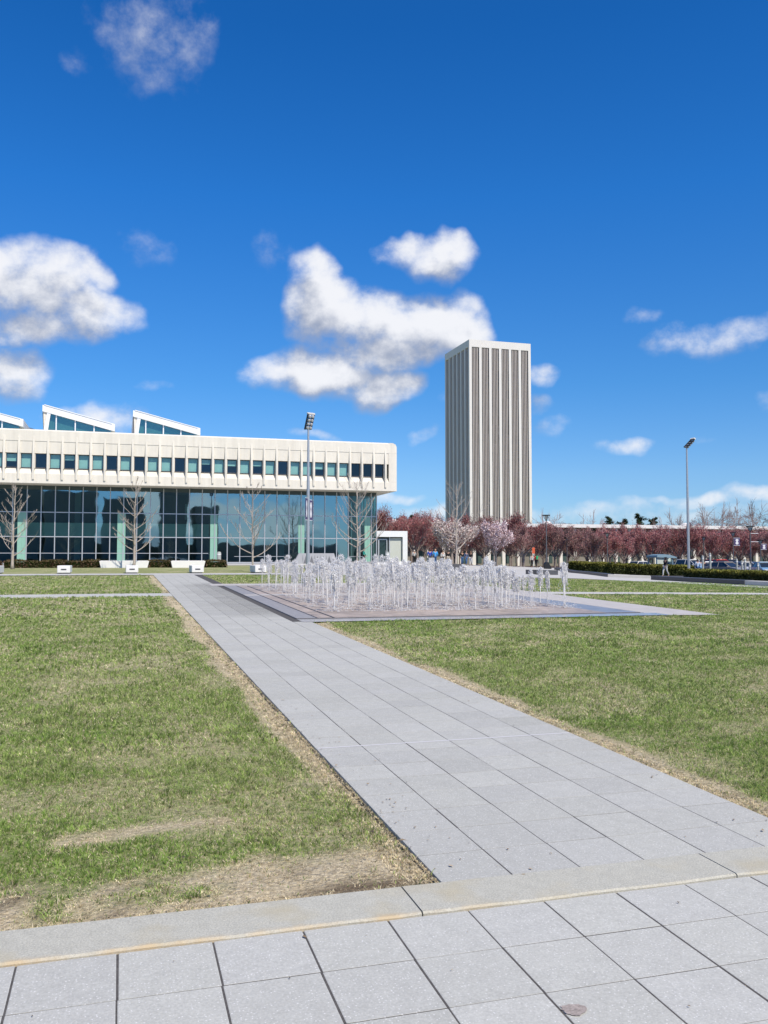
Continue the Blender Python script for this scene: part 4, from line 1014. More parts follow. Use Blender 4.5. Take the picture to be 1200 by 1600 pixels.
T = ground_at(19, 889); bare_tree('bare_tree', T[0], T[1], 131/F_PX*57, 21, 'bare young tree at the left edge in front of the glass', .50, .12, 21)
T = ground_at(208, 887.5); bare_tree('bare_tree', T[0], T[1], 143/F_PX*62.5, 22, 'bare young tree behind the bench in front of the white planter', .38, .105, 25)
T = ground_at(394, 893); bare_tree('bare_tree', T[0], T[1], 133/F_PX*51, 23, 'bare young tree left of the tall pale floodlight pole', .52, .085, 19)
T = at(558, 82); bare_tree('bare_tree', T[0], T[1], (zof(745, 82)-T[2]), 24, 'bare tree spreading in front of the building corner by the entrance', .56, .09, 26)
T = at(713, 88); bare_tree('bare_tree', T[0], T[1], (zof(757, 88)-T[2]), 25, 'tall bare tree overlapping the dark left side of the tower', .62, .10, 19, base=.22)

def flower_tree(seed, h, w, cols, tcol, nclump=2600, twigl=.20, base=.30, bw=.022):
    """vase shaped small tree: trunk with limbs, and a crown of fine budding twigs"""
    rg = random.Random(seed); r = np.random.default_rng(seed); root = empty('budding_tree')
    mb = MB(); hb = h*base; mb.tube([(0, 0, -.1), (.02, 0, hb*.6), (0, .03, hb)], [.13, .10, .09], 7)
    tips = []; SEG = []
    def br(p, az, el, L_, rad, lvl):
        q = Vector(p); pts = [tuple(q)]; n = 4
        for i in range(n):
            el += rg.gauss(0, .08)+(.05 if el < 1.2 else 0); az += rg.gauss(0, .12)
            q = q+Vector((math.cos(az)*math.cos(el), math.sin(az)*math.cos(el), math.sin(el)))*L_/n; pts.append(tuple(q))
        mb.tube(pts, [max(.008, rad*(1-.6*i/n)) for i in range(n+1)], 4 if lvl else 5, cap=False)
        if lvl < 3:
            for k_ in range(3 if lvl < 2 else 3):
                i = rg.choice([2, 3, 4]); br(pts[i], az+rg.uniform(-1.1, 1.1), min(1.45, el+rg.uniform(-.45, .35)), L_*rg.uniform(.55, .8), rad*.55, lvl+1)
        if lvl >= 1: SEG.extend([(pts[i], pts[i+1]) for i in range(n)])
    nb = 7
    for i in range(nb): br((0, 0, hb*rg.uniform(.75, 1)), i*6.283/nb+rg.uniform(-.3, .3), R(rg.uniform(38, 68)), h*.30, .055, 0)
    S = np.array(SEG); pick = r.integers(0, len(S), nclump); t = r.random((nclump, 1)); P = S[pick, 0]*(1-t)+S[pick, 1]*t+r.normal(0, .16, (nclump, 3))
    # normalise crown into the wanted envelope
    zz = P[:, 2]; sc = (h-hb*.8)/(np.percentile(zz, 99)-hb*.8); rx = np.percentile(np.hypot(P[:, 0], P[:, 1]), 97); sx = w/2/rx
    def fit(A): A = np.array(A, float); A[:, 0] *= sx; A[:, 1] *= sx; k_ = A[:, 2] > hb*.8; A[k_, 2] = hb*.8+(A[k_, 2]-hb*.8)*sc; return A
    P = fit(P); mb.v = [tuple(q) for q in fit(mb.v)]
    # slender upright twig blades with buds
    n = len(P); a = r.uniform(0, 6.283, n); up = np.stack([np.cos(a)*.5, np.sin(a)*.5, r.uniform(.2, 1.1, n)], 1)+P*[.10, .10, 0]; up /= np.linalg.norm(up, axis=1)[:, None]
    sd = np.cross(up, r.normal(size=(n, 3))); sd /= np.linalg.norm(sd, axis=1)[:, None]
    L_ = twigl*r.uniform(.5, 1.5, (n, 1)); wd = bw*r.uniform(.6, 1.5, (n, 1))
    v = np.stack([P-sd*wd*.4, P+sd*wd*.4, P+up*L_+sd*wd, P+up*L_-sd*wd], 1).reshape(-1, 3); c = np.array(cols)[r.integers(0, len(cols), n)]*r.uniform(.7, 1.3, (n, 1))
    mb.build('trunk', tcol, root); leaf_obj('crown', v, c, M['twig'], root); return root
M['bark_dark'] = mat('grey_bark', (.26, .22, .20), .9, var=.2, vscale=10)
RED = [(.32, .105, .115), (.38, .155, .155), (.25, .105, .11), (.38, .26, .24)]
MAU = [(.30, .18, .165), (.38, .26, .235), (.25, .155, .15), (.34, .14, .15)]
WHT = [(.80, .70, .67), (.88, .80, .77), (.66, .52, .50), (.40, .28, .25)]
kinds = [flower_tree(31, 6.3, 6.2, RED, M['bark_dark'], 10500), flower_tree(32, 6.0, 6.0, MAU, M['bark_dark'], 9000), flower_tree(33, 6.4, 6.4, RED, M['bark_dark'], 10500), flower_tree(34, 5.9, 5.8, MAU, M['bark_dark'], 8500)]
rg = random.Random(77); first = {}
def put_tree(x, y, k_, s):
    src = kinds[k_]
    if k_ not in first: o = src; first[k_] = 1
    else: o = copy_tree(src)
    o.location = (x, y, gz(x, y)); o.rotation_euler = (0, 0, rg.random()*6.28); o.scale = (s*rg.uniform(.9, 1.1), s*rg.uniform(.9, 1.1), s)
    red = k_ in (0, 2)
    tag(o, 'deep red budding tree in the grove before the colonnade building' if red else 'brownish mauve budding tree in the grove before the colonnade building', 'tree', 'deep red budding trees of the grove' if red else 'mauve budding trees of the grove')
nt_ = 0
for row, v in enumerate((103, 109.5, 116, 123, 131, 140)):
    x = ux(628 if row == 0 else 590, v)+rg.uniform(0, 2); xe_ = ux(1235, v)
    while x < xe_:
        u_ = (x/v); px = CX+F_PX*math.tan(math.atan(u_)-AZ)
        isred = rg.random() < (.82 if px > 1000 or px < 700 else .45)
        if not (row == 0 and rg.random() < .15) and not (px > 1010 and row < 1):
            put_tree(x, v+rg.uniform(-.6, .6), rg.choice([0, 2] if isred else [1, 3]), rg.uniform(.84, 1.10)*(1.0 if px < 900 else .92)); nt_ += 1
        x += rg.uniform(4.3, 5.6)
print('grove', nt_)
wt = flower_tree(41, 4.9, 5.6, WHT, M['bark_dark'], 13000, .13, bw=.05); T = at(706, 99); wt.location = T; wt.scale = (1.08, .9, .95); tag(wt, 'broad pale blossoming tree behind the tall bare tree by the tower', 'tree')
wt2 = flower_tree(42, 5.2, 4.0, [(.62, .50, .52), (.76, .65, .66), (.46, .34, .36), (.30, .20, .20)], M['bark_dark'], 9000, .13, bw=.045); T = at(772, 98); wt2.location = T; wt2.scale = (.9, .9, .93); tag(wt2, 'narrow pinkish blossoming tree in front of the grove below the tower', 'tree')

def pine(x, y, h, seed, label):
    r = np.random.default_rng(seed); root = empty('pine_tree', (x, y, gz(x, y))); mb = MB(); mb.tube([(0, 0, 0), (0, 0, h*.97)], [.25, .04], 6); mb.build('trunk', M['bark_dark'], root)
    V = []; C = []; nb = 34
    for i in range(nb):
        t = .25+.75*i/nb; a = r.uniform(0, 6.28); L_ = h*.42*(1.08-t)**.75*r.uniform(.6, 1.25); n = 90; s = r.random(n)
        P = np.stack([np.cos(a)*s*L_, np.sin(a)*s*L_, h*t+s*L_*.30], 1)+r.normal(0, .16, (n, 3))+r.normal(0, .10, (n, 3))*s[:, None]
        v, c = leaves(n, P, .36, [(.030, .050, .022), (.020, .036, .016), (.050, .070, .028)], up=1.2, seed=seed+i, aspect=.3); V.append(v); C.append(c)
    leaf_obj('crown', np.concatenate(V), np.concatenate(C), M['leaf'], root); tag(root, label, 'tree')
for px, top, Z, lab in ((611, 811, 235, 'small dark pine above the colonnade roof right of the glass hall'), (626, 808, 240, 'dark pine above the roof left of the grove'), (641, 806, 238, 'leftmost grove side dark pine behind the roof'), (953, 808, 240, 'left pine of the dark pines above the white roofline'), (975, 812, 236, 'low pine between two taller ones above the white roofline'), (998, 804, 240, 'tallest dark pine above the white roofline'), (1023, 810, 238, 'right pine of the dark pines above the white roofline')):
    T = at(px, Z); pine(T[0], T[1], zof(top, Z)-T[2], int(px), lab)
def far_bare(px, top, Z, seed, label, w=1.7):
    rg2 = random.Random(seed); x, y, z0 = at(px, Z); h = zof(top, Z)-z0; root = empty('far_bare_tree', (x, y, z0)); mb = MB(); m2 = MB()
    mb.tube([(0, 0, 0), (0, 0, h*.38)], [.3, .22], 6)
    def br(p, az, el, L_, r, lvl, b):
        q = Vector(p); pts = [tuple(q)]
        for i in range(3):
            el += rg2.gauss(0, .12); az += rg2.gauss(0, .2); q = q+Vector((math.cos(az)*math.cos(el), math.sin(az)*math.cos(el), math.sin(el)))*L_/3; pts.append(tuple(q))
        r = max(r, .035); b.tube(pts, [r, r*.8, r*.65, r*.5], 4 if lvl < 2 else 3, cap=False)
        if lvl < 4:
            for k_ in range(3): br(pts[rg2.choice([1, 2, 3])], az+rg2.uniform(-1, 1), min(1.5, el+rg2.uniform(-.5, .4)), L_*rg2.uniform(.6, .8), r*.55, lvl+1, m2)
    for i in range(6): br((0, 0, h*.36), i*1.05+rg2.random(), R(rg2.uniform(25, 70)), h*.20*w, .13, 0, mb)
    mb.build('trunk', M['bark_dark'], root); m2.build('crown', M['bark_far'], root); tag(root, label, 'tree')
M['bark_far'] = mat('far_twigs', (.24, .19, .18), .9)
for px, top, Z, s, lab in ((1052, 811, 215, 1, 'faint bare treetop left of the right floodlight pole above the roof'), (1118, 797, 215, 2, 'broad bare tree above the white roof right of the floodlight pole'), (1160, 800, 220, 3, 'bare tree above the roof behind the right lamp post'), (1206, 778, 190, 4, 'tall bare tree cut by the right edge above the roof'), (930, 812, 230, 5, 'thin bare treetop left of the dark pines'), (855, 806, 225, 6, 'bare treetop just behind the tall dark lamp head')):
    far_bare(px, top, Z, s, lab)

# ------------------------------------------------------------------ light poles
def flood(px, Z, ytop, rz, label, wide):
    x, y, z0 = at(px, Z); h = zof(ytop+wide[4], Z)-z0; root = empty('floodlight_pole', (x, y, z0)); tag(root, label, 'light pole')
    mb = MB(); mb.lathe([(.17, 0), (.17, .05), (.13, .06), (.115, h*.5), (.065, h)], 14); mb.build('pole', M['galv'], root, smooth=False)
    mb = MB(); mb.lathe([(.26, -.02), (.26, .12), (.2, .16)], 12); mb.build('base_collar', M['galv'], root)
    hd = empty('lamp_head', (0, 0, h), parent=root); hd.rotation_euler = (R(wide[0]), R(wide[1]), rz)
    a, b = wide[2], wide[3]
    mb = MB()
    for yy in (-b/2, b/2): mb.box(-.15, a, yy-.035, yy+.035, -.05, .05)
    for q_ in range(5): mb.box(-.15+q_*(a+.15)/4-.03, -.15+q_*(a+.15)/4+.03, -b/2, b/2, -.03, .03)
    mb.box(-.2, a+.05, -b/2-.04, -b/2+.02, -.06, .06); mb.build('rack', M['dark_metal'], hd)
    for q_ in range(4):
        for s in (-1, 1):
            mb = MB(); cx_ = -.15+(q_+.5)*(a+.15)/4; mb.lathe([(.10, -.02), (.12, -.12), (.07, -.2)], 10, (cx_, s*b*.24)); mb.build('lamp', M['alu'], hd)
    mb = MB(); mb.box(a+.0, a+.10, -b/2-.05, b/2+.05, -.05, .12); mb.build('visor', M['white_conc'], hd)
    return root, h
fp, fh = flood(481, 62, 645, R(-70), 'tall pale floodlight pole with two banners in front of the glass hall', (0, -68, .92, .50, 21))
fp2, fh2 = flood(1076, 80, 682, R(10), 'tall pale floodlight pole rising behind the long hedge at right', (0, -40, 1.0, .42, 14))
PUR = mat('purple_banner', (.07, .055, .14), .7); BW = mat('banner_white', (.7, .7, .72), .7)
def banner(parent, x0, x1, z0, z1, emblem=True, yy=0):
    b = empty('banner', (0, yy, 0), parent=parent)
    mb = MB(); mb.box(x0, x1, -.015, .015, z0, z1); mb.build('banner_cloth', PUR, b)
    if emblem:
        cx_ = (x0+x1)/2; hw = abs(x1-x0)*.28; hz = (z1-z0); mb = MB()
        mb.prism([(cx_-hw, z0+hz*.72), (cx_-hw*.4, z0+hz*.9), (cx_+hw*.4, z0+hz*.9), (cx_+hw, z0+hz*.72), (cx_+hw*.4, z0+hz*.55), (cx_+hw, z0+hz*.3), (cx_+hw*.5, z0+hz*.12), (cx_-hw*.5, z0+hz*.12), (cx_-hw, z0+hz*.3), (cx_-hw*.4, z0+hz*.55)], -.022, -.016, 'y')
        mb.build('banner_emblem', BW, b)
    for z in (z0-.03, z1+.03):
        mb = MB(); mb.tube([(0, 0, z), (x1 if abs(x1) > abs(x0) else x0, 0, z)], .022, 5); mb.build('banner_arm', M['white_paint'], b)
    return b
hz1, hz0 = zof(779, 62)-at(481, 62)[2], zof(812, 62)-at(481, 62)[2]
b1 = banner(fp, -.62, -.17, hz0, hz1); b1.rotation_euler = (0, 0, R(62)); b2 = banner(fp, .17, .62, hz0, hz1-.1); b2.rotation_euler = (0, 0, R(50))

def lamp_post(px, Z, ytop, label, w=.42, flare=False, bn=None):
    x, y, z0 = at(px, Z); h = zof(ytop, Z)-z0; root = empty('lamp_post', (x, y, z0)); tag(root, label, 'lamp post')
    mb = MB(); mb.lathe([(.10, 0), (.10, h*.2), (.075, h*.22), (.06, h-.55)], 10); mb.build('pole', M['lamp_metal'], root)
    if flare: mb = MB(); mb.prism([(-.28, 0), (.5, 0), (.5, .15), (.12, .75), (-.12, .75), (-.28, .55)], -.2, .2, 'y'); mb.build('base_box', M['dark_metal'], root)
    hd = empty('lamp_head', (0, 0, h), parent=root); mb = MB()
    mb.lathe([(w, -.05), (w+.02, -.02), (w+.02, .03), (w*.9, .05)], 16); mb.build('lamp_cap', M['dark_metal'], hd)
    mb = MB()
    for a in range(4): mb.tube([(.05*math.cos(a*1.571), .05*math.sin(a*1.571), -.6), (w*.92*math.cos(a*1.571), w*.92*math.sin(a*1.571), -.04)], .022, 5)
    mb.build('lamp_strut', M['dark_metal'], hd)
    mb = MB(); mb.lathe([(.05, -.5), (.16, -.30), (.20, -.08)], 12); mb.build('diffuser', M['panel'], hd)
    if bn: 
        for (x0_, x1_, za_, zb__) in bn: banner(root, x0_, x1_, zof(zb__, Z)-z0, zof(za_, Z)-z0)
    return root
M['lamp_metal'] = mat('lamp_post_grey', (.12, .12, .13), .5, metal=.3)
lamp_post(854, 98, 805, 'tall dark lamp post beside the end of the long hedge', flare=True)
lamp_post(949, 112, 833, 'dark lamp post rising from the left part of the long hedge')
lamp_post(1173, 96, 822.5, 'dark lamp post with white bracket arms at the far right')
lamp_post(1146, 116, 832, 'lamp post with a purple banner left of the far right lamp', bn=[(.15, 1.05, 841, 852)])
lamp_post(1188.5, 118, 844, 'low lamp post with a purple banner at the right frame edge', bn=[(.15, 1.0, 850.5, 858.5)])
lamp_post(1100, 122, 839, 'small lamp post in the red trees right of the floodlight pole')
lamp_post(886, 120, 840, 'small lamp post among the grove right of the tall dark lamp')
lamp_post(1020, 124, 849, 'small lamp post in the grove above the kiosk')
lamp_post(775, 101, 826, 'lamp post partly hidden by the pinkish blossoming tree')
x, y, z0 = at(1173, 96); aw = empty('bracket_pair', (x, y, 0))
for py in (833.5, 846.5): mb = MB(); mb.tube([(0, 0, zof(py, 96)), (1.05, 0, zof(py, 96))], .03, 6); mb.build('bracket_arm', M['white_paint'], aw); tag(aw, 'pair of white banner brackets fixed to the far right lamp post', 'brackets')

# bollards and short posts
def bollard(px, Z, ytop, label, grp, r_=.11):
    x, y, z0 = at(px, Z); h = zof(ytop, Z)-z0; mb = MB(); mb.lathe([(r_*1.15, 0), (r_*1.15, .05), (r_, .06), (r_, h-.12), (r_*.85, h-.04), (r_*.4, h)], 12)
    root = empty('bollard', (x, y, z0)); mb.build('post', M['bol'], root); mb = MB(); mb.lathe([(r_*1.04, h-.32), (r_*1.04, h-.2)], 12); mb.build('light_ring', M['white_conc'], root); tag(root, label, 'bollard', grp)
M['bol'] = mat('bollard_grey', (.36, .38, .36), .6)
bollard(342, 90, 862, 'rounded grey green bollard light in front of the hall doors', None, .22); bollard(605, 94, 862, 'rounded grey green bollard in front of the entrance door', None, .20)
for px, yt in ((1098, 868), (1109.5, 864), (1151, 873), (1159, 876), (1164, 873), (1171, 880), (1184, 879)): bollard(px, 84, yt, 'slim grey post in the row between lawn and parked cars', 'grey posts by the parking lot', .10)

# litter bin
x, y, z0 = at(673, 95); lb = empty('litter_bin', (x, y, z0)); mb = MB(); mb.cbox(-.34, .34, -.3, .3, 0, .78, .03); mb.build('bin_body', mat('bin_grey', (.33, .34, .36), .6), lb)
mb = MB(); [mb.box(-.32+.107*k_, -.28+.107*k_, -.325, -.3, .04, .72) for k_ in range(6)]; mb.build('bin_slats', mat('bin_slat', (.5, .51, .53), .5), lb); tag(lb, 'grey slatted litter bin in front of the people in blue jackets', 'litter bin')
# orange sign
x, y, z0 = at(833.5, 104); sg = empty('orange_sign', (x, y, z0)); mb = MB(); mb.tube([(0, 0, 0), (0, 0, zof(855, 104)-z0)], .03, 6); mb.build('sign_post', M['galv'], sg); mb = MB(); mb.box(-.17, .17, -.05, -.03, zof(865, 104)-z0, zof(855.5, 104)-z0); mb.build('sign_board', mat('orange_board', (.55, .10, .04), .6), sg); tag(sg, 'narrow orange sign among the grove trunks above the jets', 'sign')
# kiosk
x, y, z0 = at(1040, 100); ki = empty('shelter_kiosk', (x, y, z0)); kb = mat('kiosk_blue', (.20, .30, .36), .5); s_ = F_PX/100; h_ = zof(866, 100)-z0; mb = MB()
for xx in (-1.15, -.1, .9): mb.box(xx-.05, xx+.05, -.05, .05, 0, h_-.3); mb.box(xx-.05, xx+.05, 1.6, 1.7, 0, h_-.3)
mb.prism([(-1.25, h_-.35), (1.35, h_-.45), (1.3, h_-.3), (.5, h_-.08), (-.3, h_), (-1.2, h_-.12)], -.2, 1.9, 'y'); mb.build('kiosk_frame', kb, ki)
mb = MB(); mb.box(-1.08, -.16, 0, .03, .3, h_-.45); mb.build('notice_panel', mat('kiosk_panel', (.48, .52, .45), .6), ki); mb = MB(); mb.box(-.04, .84, 0, .02, .3, h_-.5); mb.build('kiosk_glass', wg, ki); tag(ki, 'small blue framed shelter kiosk behind the long hedge', 'kiosk')

# ------------------------------------------------------------------ cars
CG = mat('car_glass', (.02, .025, .03), .08, spec=.8); TY = mat('tyre', (.02, .02, .02), .8); RM = mat('wheel_rim', (.45, .45, .47), .35, metal=.8); HL = mat('car_lens', (.75, .75, .75), .15); TLm = mat('tail_lens', (.35, .02, .02), .2)
def car(px, Z, heading, color, label, suv=False, dz=0):
    x, y, z0 = at(px, Z); root = empty('parked_car', (x, y, z0+dz), heading); tag(root, label, 'car')
    paint = mat('car_paint', color, .3, spec=.6, coat=.5)
    H_ = 1.72 if suv else 1.46; bl = 1.02 if suv else .90; L_, w = 4.5, .90
    prof = [(-2.25, .35), (-2.28, .62), (-2.2, bl-.06), (-2.0, bl), (1.0, bl), (1.7, bl-.10), (2.12, bl-.26), (2.25, .55), (2.2, .30), (1.75, .26), (-1.8, .26)]
    mb = MB(); n = len(prof); vs = []
    for yy, k_ in ((-w, .96), (-w*.97, 1), (w*.97, 1), (w, .96)):
        for a, b in prof: vs.append((a*k_, yy, (b-.6)*k_+.6))
    fs = [tuple(range(n-1, -1, -1)), tuple(range(3*n, 4*n))]+[(j*n+i, j*n+(i+1) % n, (j+1)*n+(i+1) % n, (j+1)*n+i) for j in range(3) for i in range(n)]
    mb.add(vs, fs); mb.build('body', paint, root)
    tp = [(-2.1 if suv else -1.75, bl-.01), (-1.85 if suv else -1.25, H_-.08), (.15, H_-.08), (1.05, bl-.01)]; mb = MB(); vs = [(a, s*(w*.93 if i in (0, 3) else w*.76), b) for s in (-1, 1) for i, (a, b) in enumerate(tp)]
    mb.add(vs, [(3, 2, 1, 0), (4, 5, 6, 7), (0, 1, 5, 4), (2, 3, 7, 6), (1, 2, 6, 5)]); mb.build('windows', CG, root)
    mb = MB(); r0_, r1_ = tp[1][0]-.05, tp[2][0]+.08; mb.cbox(r0_, r1_, -w*.78, w*.78, H_-.09, H_, .04)
    for s in (-1, 1):
        for (a, b), (c, d) in ((tp[0], tp[1]), (tp[2], tp[3]), ((-.55, bl), (-.5, H_-.06))): mb.tube([(a, s*(w*.93), b), (c, s*(w*.77), d)] if b < d else [(a, s*w*.77, b), (c, s*w*.93, d)], .035, 4)
    mb.build('roof', paint, root)
    for a in (-1.38, 1.4):
        for s in (-1, 1):
            wh = empty('wheel', (a, s*(w-.08), .32), parent=root); wh.rotation_euler = (math.pi/2, 0, 0)
            mb = MB(); mb.lathe([(.24, -.11), (.32, -.10), (.33, -.06), (.33, .06), (.32, .10), (.24, .11)], 18); mb.build('tyre', TY, wh); mb = MB(); mb.lathe([(.20, -.118), (.22, -.112), (.22, .112), (.20, .118)], 10); mb.build('rim', RM, wh)
    for s in (-1, 1):
        mb = MB(); mb.box(2.1, 2.215, s*.62-.16, s*.62+.16, .58, .70); mb.build('headlight', HL, root)
        mb = MB(); mb.box(-2.285, -2.2, s*.70-.12, s*.70+.12, .66, .86); mb.build('taillight', TLm, root)
        mb = MB(); mb.box(.72, .86, s*(w+.08)-.07, s*(w+.08)+.07, bl, bl+.12); mb.build('wing_mirror', paint, root)
    mb = MB(); mb.box(2.24, 2.262, -.26, .26, .40, .50); mb.build('number_plate', HL, root)
    return root
f = -math.pi/2
car(1083, 104, f+.2, (.62, .63, .62), 'white parked suv seen between floodlight pole and walkers', True); car(1106, 99, f-.3, (.50, .55, .62), 'pale silver blue parked car behind the walkers')
car(1112, 108, f+.1, (.03, .07, .20), 'dark blue parked car left of the red one'); car(1126, 101, f, (.45, .04, .03), 'red roofed parked suv among the dark cars', True)
car(1136, 92, f+.25, (.30, .27, .25), 'grey beige parked car in front of the red suv'); car(1143, 106, f, (.02, .03, .07), 'navy parked suv right of the red suv', True)
car(1165, 104, f-.15, (.60, .61, .62), 'silver parked car behind the slim grey posts'); car(1178, 112, f, (.04, .10, .26), 'deep blue parked car beside the far right lamp post'); car(1196, 92, f-.4, (.22, .38, .55), 'light blue parked car at the right frame edge')
car(1052, 108, f+.2, (.03, .03, .035), 'black parked car between the kiosk and the floodlight pole'); car(1003, 112, 0.2, (.62, .62, .60), 'white parked car behind the left part of the long hedge'); 

# ------------------------------------------------------------------ people
def skin_obj(name, verts, edges, rad, m_, parent, sub=2, rootv=0):
    me = bpy.data.meshes.new(name); me.from_pydata(verts, edges, []); o = bpy.data.objects.new(name, me); COL.objects.link(o); o.parent = parent; me.materials.append(m_)
    md = o.modifiers.new('skin', 'SKIN'); md.use_smooth_shade = True; md.branch_smoothing = .6
    if not me.skin_vertices: me.skin_vertices.new()
    for i, sv in enumerate(me.skin_vertices[0].data): sv.radius = (rad[i], rad[i]) if not isinstance(rad[i], tuple) else rad[i]; sv.use_root = (i == rootv)
    if sub: s = o.modifiers.new('sub', 'SUBSURF'); s.levels = sub; s.render_levels = sub
    return o
SKIN = mat('skin', (.45, .27, .19), .6); HAIR = mat('hair_dark', (.03, .022, .018), .7); SHOE = mat('shoe', (.05, .05, .05), .6)
def person(px, Z, h, heading, top, legs, label, walk=0.0, hair=None, hood=False, pack=None, skirt=None, long_top=0):
    if isinstance(Z, tuple): x, y = ground_at(px, Z[0]); z0 = gz(x, y); h = Z[1]*math.hypot(x, y)/F_PX; print('walker', x, y, h)
    else: x, y, z0 = at(px, Z)
    root = empty('person', (x, y, z0), heading); k_ = h/1.75; root.scale = (k_, k_, k_); tag(root, label, 'person')
    # faces -y in local space
    s = walk; J = dict(pel=(0, 0, .95), sp=(0, .01, 1.12), ch=(0, 0, 1.32), nk=(0, .01, 1.49), hd=(0, -.01, 1.58), ht=(0, 0, 1.70),
      hl=(-.09, 0, .90), kl=(-.10, -.22*s-.02, .50), al=(-.10, -.34*s+.03, .09), tl=(-.10, -.34*s-.12, .035), hr=(.09, 0, .90), kr=(.10, .10*s-.02, .50), ar=(.10, .38*s+.03, .10+.05*s), tr=(.10, .38*s-.11, .035),
      sl=(-.18, .01, 1.42), el=(-.24, .16*s+.02, 1.15), wl=(-.25, .10*s-.10, .92), pl=(-.25, .08*s-.13, .84), sr=(.18, .01, 1.42), er=(.24, -.14*s+.02, 1.15), wr=(.25, -.30*s-.08, .94), pr=(.25, -.34*s-.11, .86))
    names = list(J); idx = {n: i for i, n in enumerate(names)}
    E_ = [('pel', 'sp'), ('sp', 'ch'), ('ch', 'nk'), ('nk', 'hd'), ('hd', 'ht'), ('pel', 'hl'), ('hl', 'kl'), ('kl', 'al'), ('al', 'tl'), ('pel', 'hr'), ('hr', 'kr'), ('kr', 'ar'), ('ar', 'tr'), ('ch', 'sl'), ('sl', 'el'), ('el', 'wl'), ('wl', 'pl'), ('ch', 'sr'), ('sr', 'er'), ('er', 'wr'), ('wr', 'pr')]
    rd = dict(pel=.13, sp=.12, ch=.14, nk=.052, hd=.078, ht=.07, hl=.085, kl=.055, al=.038, tl=.035, hr=.085, kr=.055, ar=.038, tr=.035, sl=.055, el=.042, wl=.028, pl=.03, sr=.055, er=.042, wr=.028, pr=.03)
    V = [J[n] for n in names]; Ee = [(idx[a], idx[b]) for a, b in E_]; Rr = [rd[n] for n in names]
    for sd, p_ in ((-1, 'pl'), (1, 'pr')):
        b = Vector(J[p_])
        for f_ in range(5):
            o1 = Vector((0, (f_-2)*.017, -.035 if f_ else -.005)); o2 = Vector((0, (f_-2)*.018-.008, -.075+.006*abs(f_-2) if f_ else -.035)); i0 = len(V)
            V += [tuple(b+o1), tuple(b+o2)]; Rr += [.009, .007]; Ee += [(idx[p_], i0), (i0, i0+1)]
    skin_obj('body', V, Ee, Rr, SKIN, root, 1)
    tn = ['sp', 'pel', 'ch', 'nk', 'sl', 'el', 'wl', 'sr', 'er', 'wr']; ti = {n: i for i, n in enumerate(tn)}
    tv = [J[n] for n in tn]; tv[1] = (0, 0, .93-long_top); tv[3] = (0, .01, 1.47)
    skin_obj('jacket', tv, [(ti[a], ti[b]) for a, b in (('sp', 'pel'), ('sp', 'ch'), ('ch', 'nk'), ('ch', 'sl'), ('sl', 'el'), ('el', 'wl'), ('ch', 'sr'), ('sr', 'er'), ('er', 'wr'))],
             [(.165, .135), (.165, .14), (.18, .14), .075, .078, .062, .045, .078, .062, .045], top, root, 2)
    ln = ['pel', 'hl', 'kl', 'al', 'hr', 'kr', 'ar']; li = {n: i for i, n in enumerate(ln)}
    skin_obj('trousers', [J[n] for n in ln], [(li[a], li[b]) for a, b in (('pel', 'hl'), ('hl', 'kl'), ('kl', 'al'), ('pel', 'hr'), ('hr', 'kr'), ('kr', 'ar'))], [.145, .105, .078, .06, .105, .078, .06], legs, root, 2)
    for a, t in (('al', 'tl'), ('ar', 'tr')): skin_obj('shoe', [(J[a][0], J[a][1]+.04, J[a][2]-.04), J[t]], [(0, 1)], [.05, .04], SHOE, root, 1)
    hm = top if hood else (hair or HAIR)
    skin_obj('hood' if hood else 'hair', [(0, .035, 1.60), (0, .02, 1.70), (0, .05, 1.50 if hood else 1.56)], [(0, 1), (0, 2)], [.105 if hood else .09, .085, .10 if hood else .07], hm, root, 2)
    mb = MB(); mb.add([(-.018, -.085, 1.585), (.018, -.085, 1.585), (0, -.115, 1.588), (0, -.082, 1.625)], [(0, 1, 2), (0, 2, 3), (1, 3, 2), (0, 3, 1)])
    for sx_ in (-1, 1): mb.box(sx_*.03-.012, sx_*.03+.012, -.088, -.08, 1.625, 1.635); 
    mb.build('face_features', SKIN, root)
    if pack: 
        mb = MB(); mb.cbox(-.16, .16, .13, .33, 1.03, 1.47, .06); mb.build('backpack', pack, root, smooth=False)
    return root
def cm(n, c): return mat(n, c, .8)
BLK, JEAN, DJ, WHT_, GRY, TAN, NAVY = cm('cloth_black', (.015, .015, .018)), cm('cloth_jeans', (.05, .12, .26)), cm('cloth_dark_jeans', (.03, .05, .10)), cm('cloth_white', (.62, .62, .62)), cm('cloth_grey', (.45, .45, .44)), cm('cloth_tan', (.48, .43, .36)), cm('cloth_navy', (.02, .03, .06))
PI = math.pi
person(471, 98, 1.78, R(70), BLK, DJ, 'person in black hooded jacket and backpack walking by the floodlight pole', .6, hood=True, pack=BLK)
person(569, 97, 1.66, R(70), cm('cloth_teal', (.01, .24, .20)), BLK, 'person in teal sweater with dark hair behind the jets', .4)
person(647, 97, 1.62, R(200), GRY, BLK, 'person in pale grey hoodie left of the blue jackets', .2, hair=TAN)
person(671.5, 97, 1.76, PI, cm('cloth_royal', (.02, .07, .45)), DJ, 'person in royal blue jacket standing by the litter bin', .1)
person(680, 96, 1.78, PI, cm('cloth_sky', (.06, .34, .70)), JEAN, 'person in light blue jacket and jeans right of the bin', .45, hair=cm('hair_fair', (.4, .25, .17)), long_top=.1)
person(692, 98, 1.58, 0, WHT_, BLK, 'person in white top facing the fountain beside the blue jackets', .1)
person(700.5, 97, 1.66, R(160), BLK, TAN, 'person in black jacket and tan trousers left of the bare trunk', .4)
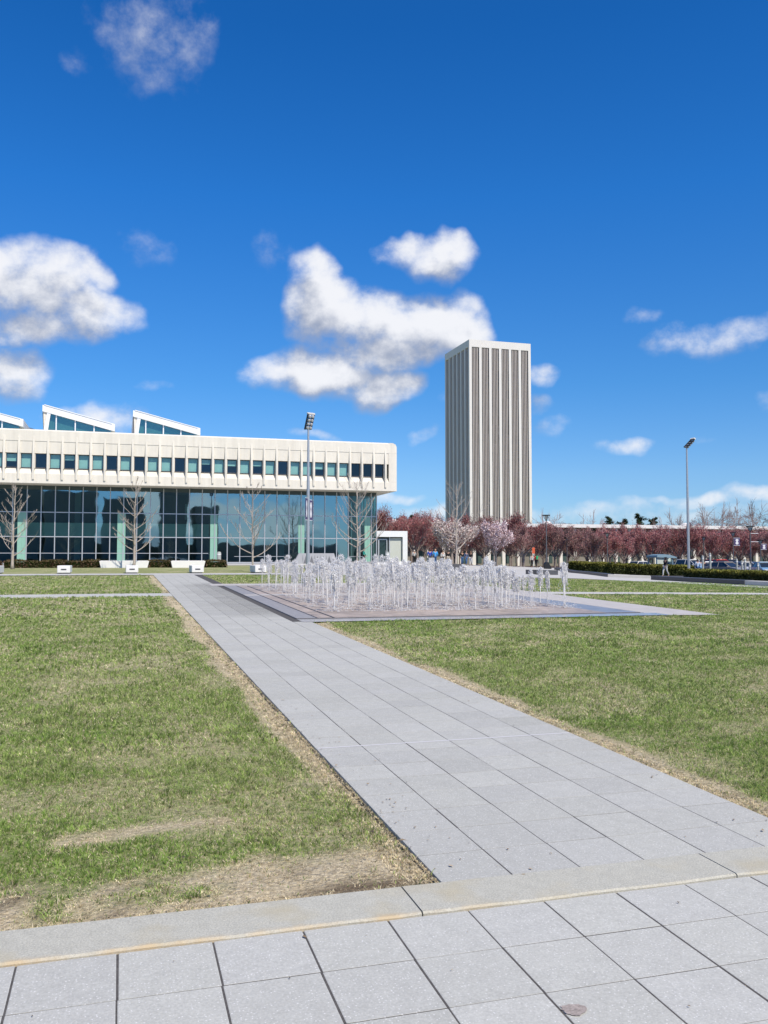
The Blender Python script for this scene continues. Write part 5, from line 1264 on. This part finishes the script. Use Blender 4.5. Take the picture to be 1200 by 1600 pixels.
person(711, 101, 1.6, PI, NAVY, BLK, 'person in dark clothes half behind the bare trunk', .1); person(722, 99, 1.62, 0, BLK, JEAN, 'person in black top and blue jeans right of the bare trunk', .3)
person(728.5, 98, 1.66, R(20), cm('cloth_plaid', (.07, .10, .18)), JEAN, 'person in slate blue jacket and jeans in the middle of the group', .3); person(736, 97, 1.68, R(-60), BLK, WHT_, 'person in black jacket and white trousers at the right of the group', .3)
person(838, 103, 1.62, PI, cm('cloth_red', (.60, .03, .03)), BLK, 'person in red jacket with green backpack walking away', .5, pack=cm('cloth_green', (.02, .30, .12)))
person(831, 108, 1.6, 0, GRY, BLK, 'person in mottled grey clothes left of the orange sign', .2)
person(1040, (901, 29.5), 1.80, R(-75), BLK, cm('cloth_palegrey', (.50, .50, .48)), 'person in black hooded jacket and pale trousers striding past the hedge', .75, hood=True)
person(1089.5, 90, 1.72, PI, cm('cloth_iceblue', (.45, .55, .68)), JEAN, 'person in ice blue jacket and jeans near the parked cars', .4); person(1094.5, 91, 1.68, PI, cm('cloth_paleblue', (.35, .48, .66)), cm('cloth_lightjeans', (.20, .38, .60)), 'person in pale blue top and light jeans beside another walker', .4); person(1100, 92, 1.64, PI, NAVY, DJ, 'person in navy clothes right of the two pale blue walkers', .3)

# dry leaves and grit blown over the paving edge
def litter():
    r = np.random.default_rng(9); P = []; S = []
    for _ in range(420):
        if r.random() < .55: x = 1.56+r.normal(0, .22); y = 4.3+abs(r.normal(0, 5))
        elif r.random() < .5: x = 3.88+r.normal(0, .22); y = 4.3+abs(r.normal(0, 5))
        else: x = r.uniform(-3, 5); y = r.uniform(2.6, 5.0)
        P.append((x, y, gz(x, y)+.006+(.02 if not bool(near_paved(x, y)) else 0))); S.append(r.uniform(.003, .012) if r.random() < .93 else r.uniform(.012, .022))
    P = np.array(P); v, c = leaves(len(P), P*0, 1.0, [(.20, .13, .07), (.30, .22, .13), (.12, .09, .06), (.38, .30, .20)], up=2.5, seed=4, aspect=.55)
    v = v.reshape(-1, 4, 3)*np.array(S)[:, None, None]; v[:, :, 2] = np.abs(v[:, :, 2]); v = v+P[:, None, :]
    o = leaf_obj('leaf_litter', v.reshape(-1, 3), c, M['leaf']); tag(o, 'dry leaf crumbs and grit scattered along the path edges and kerb', 'litter', kind='stuff')
litter()
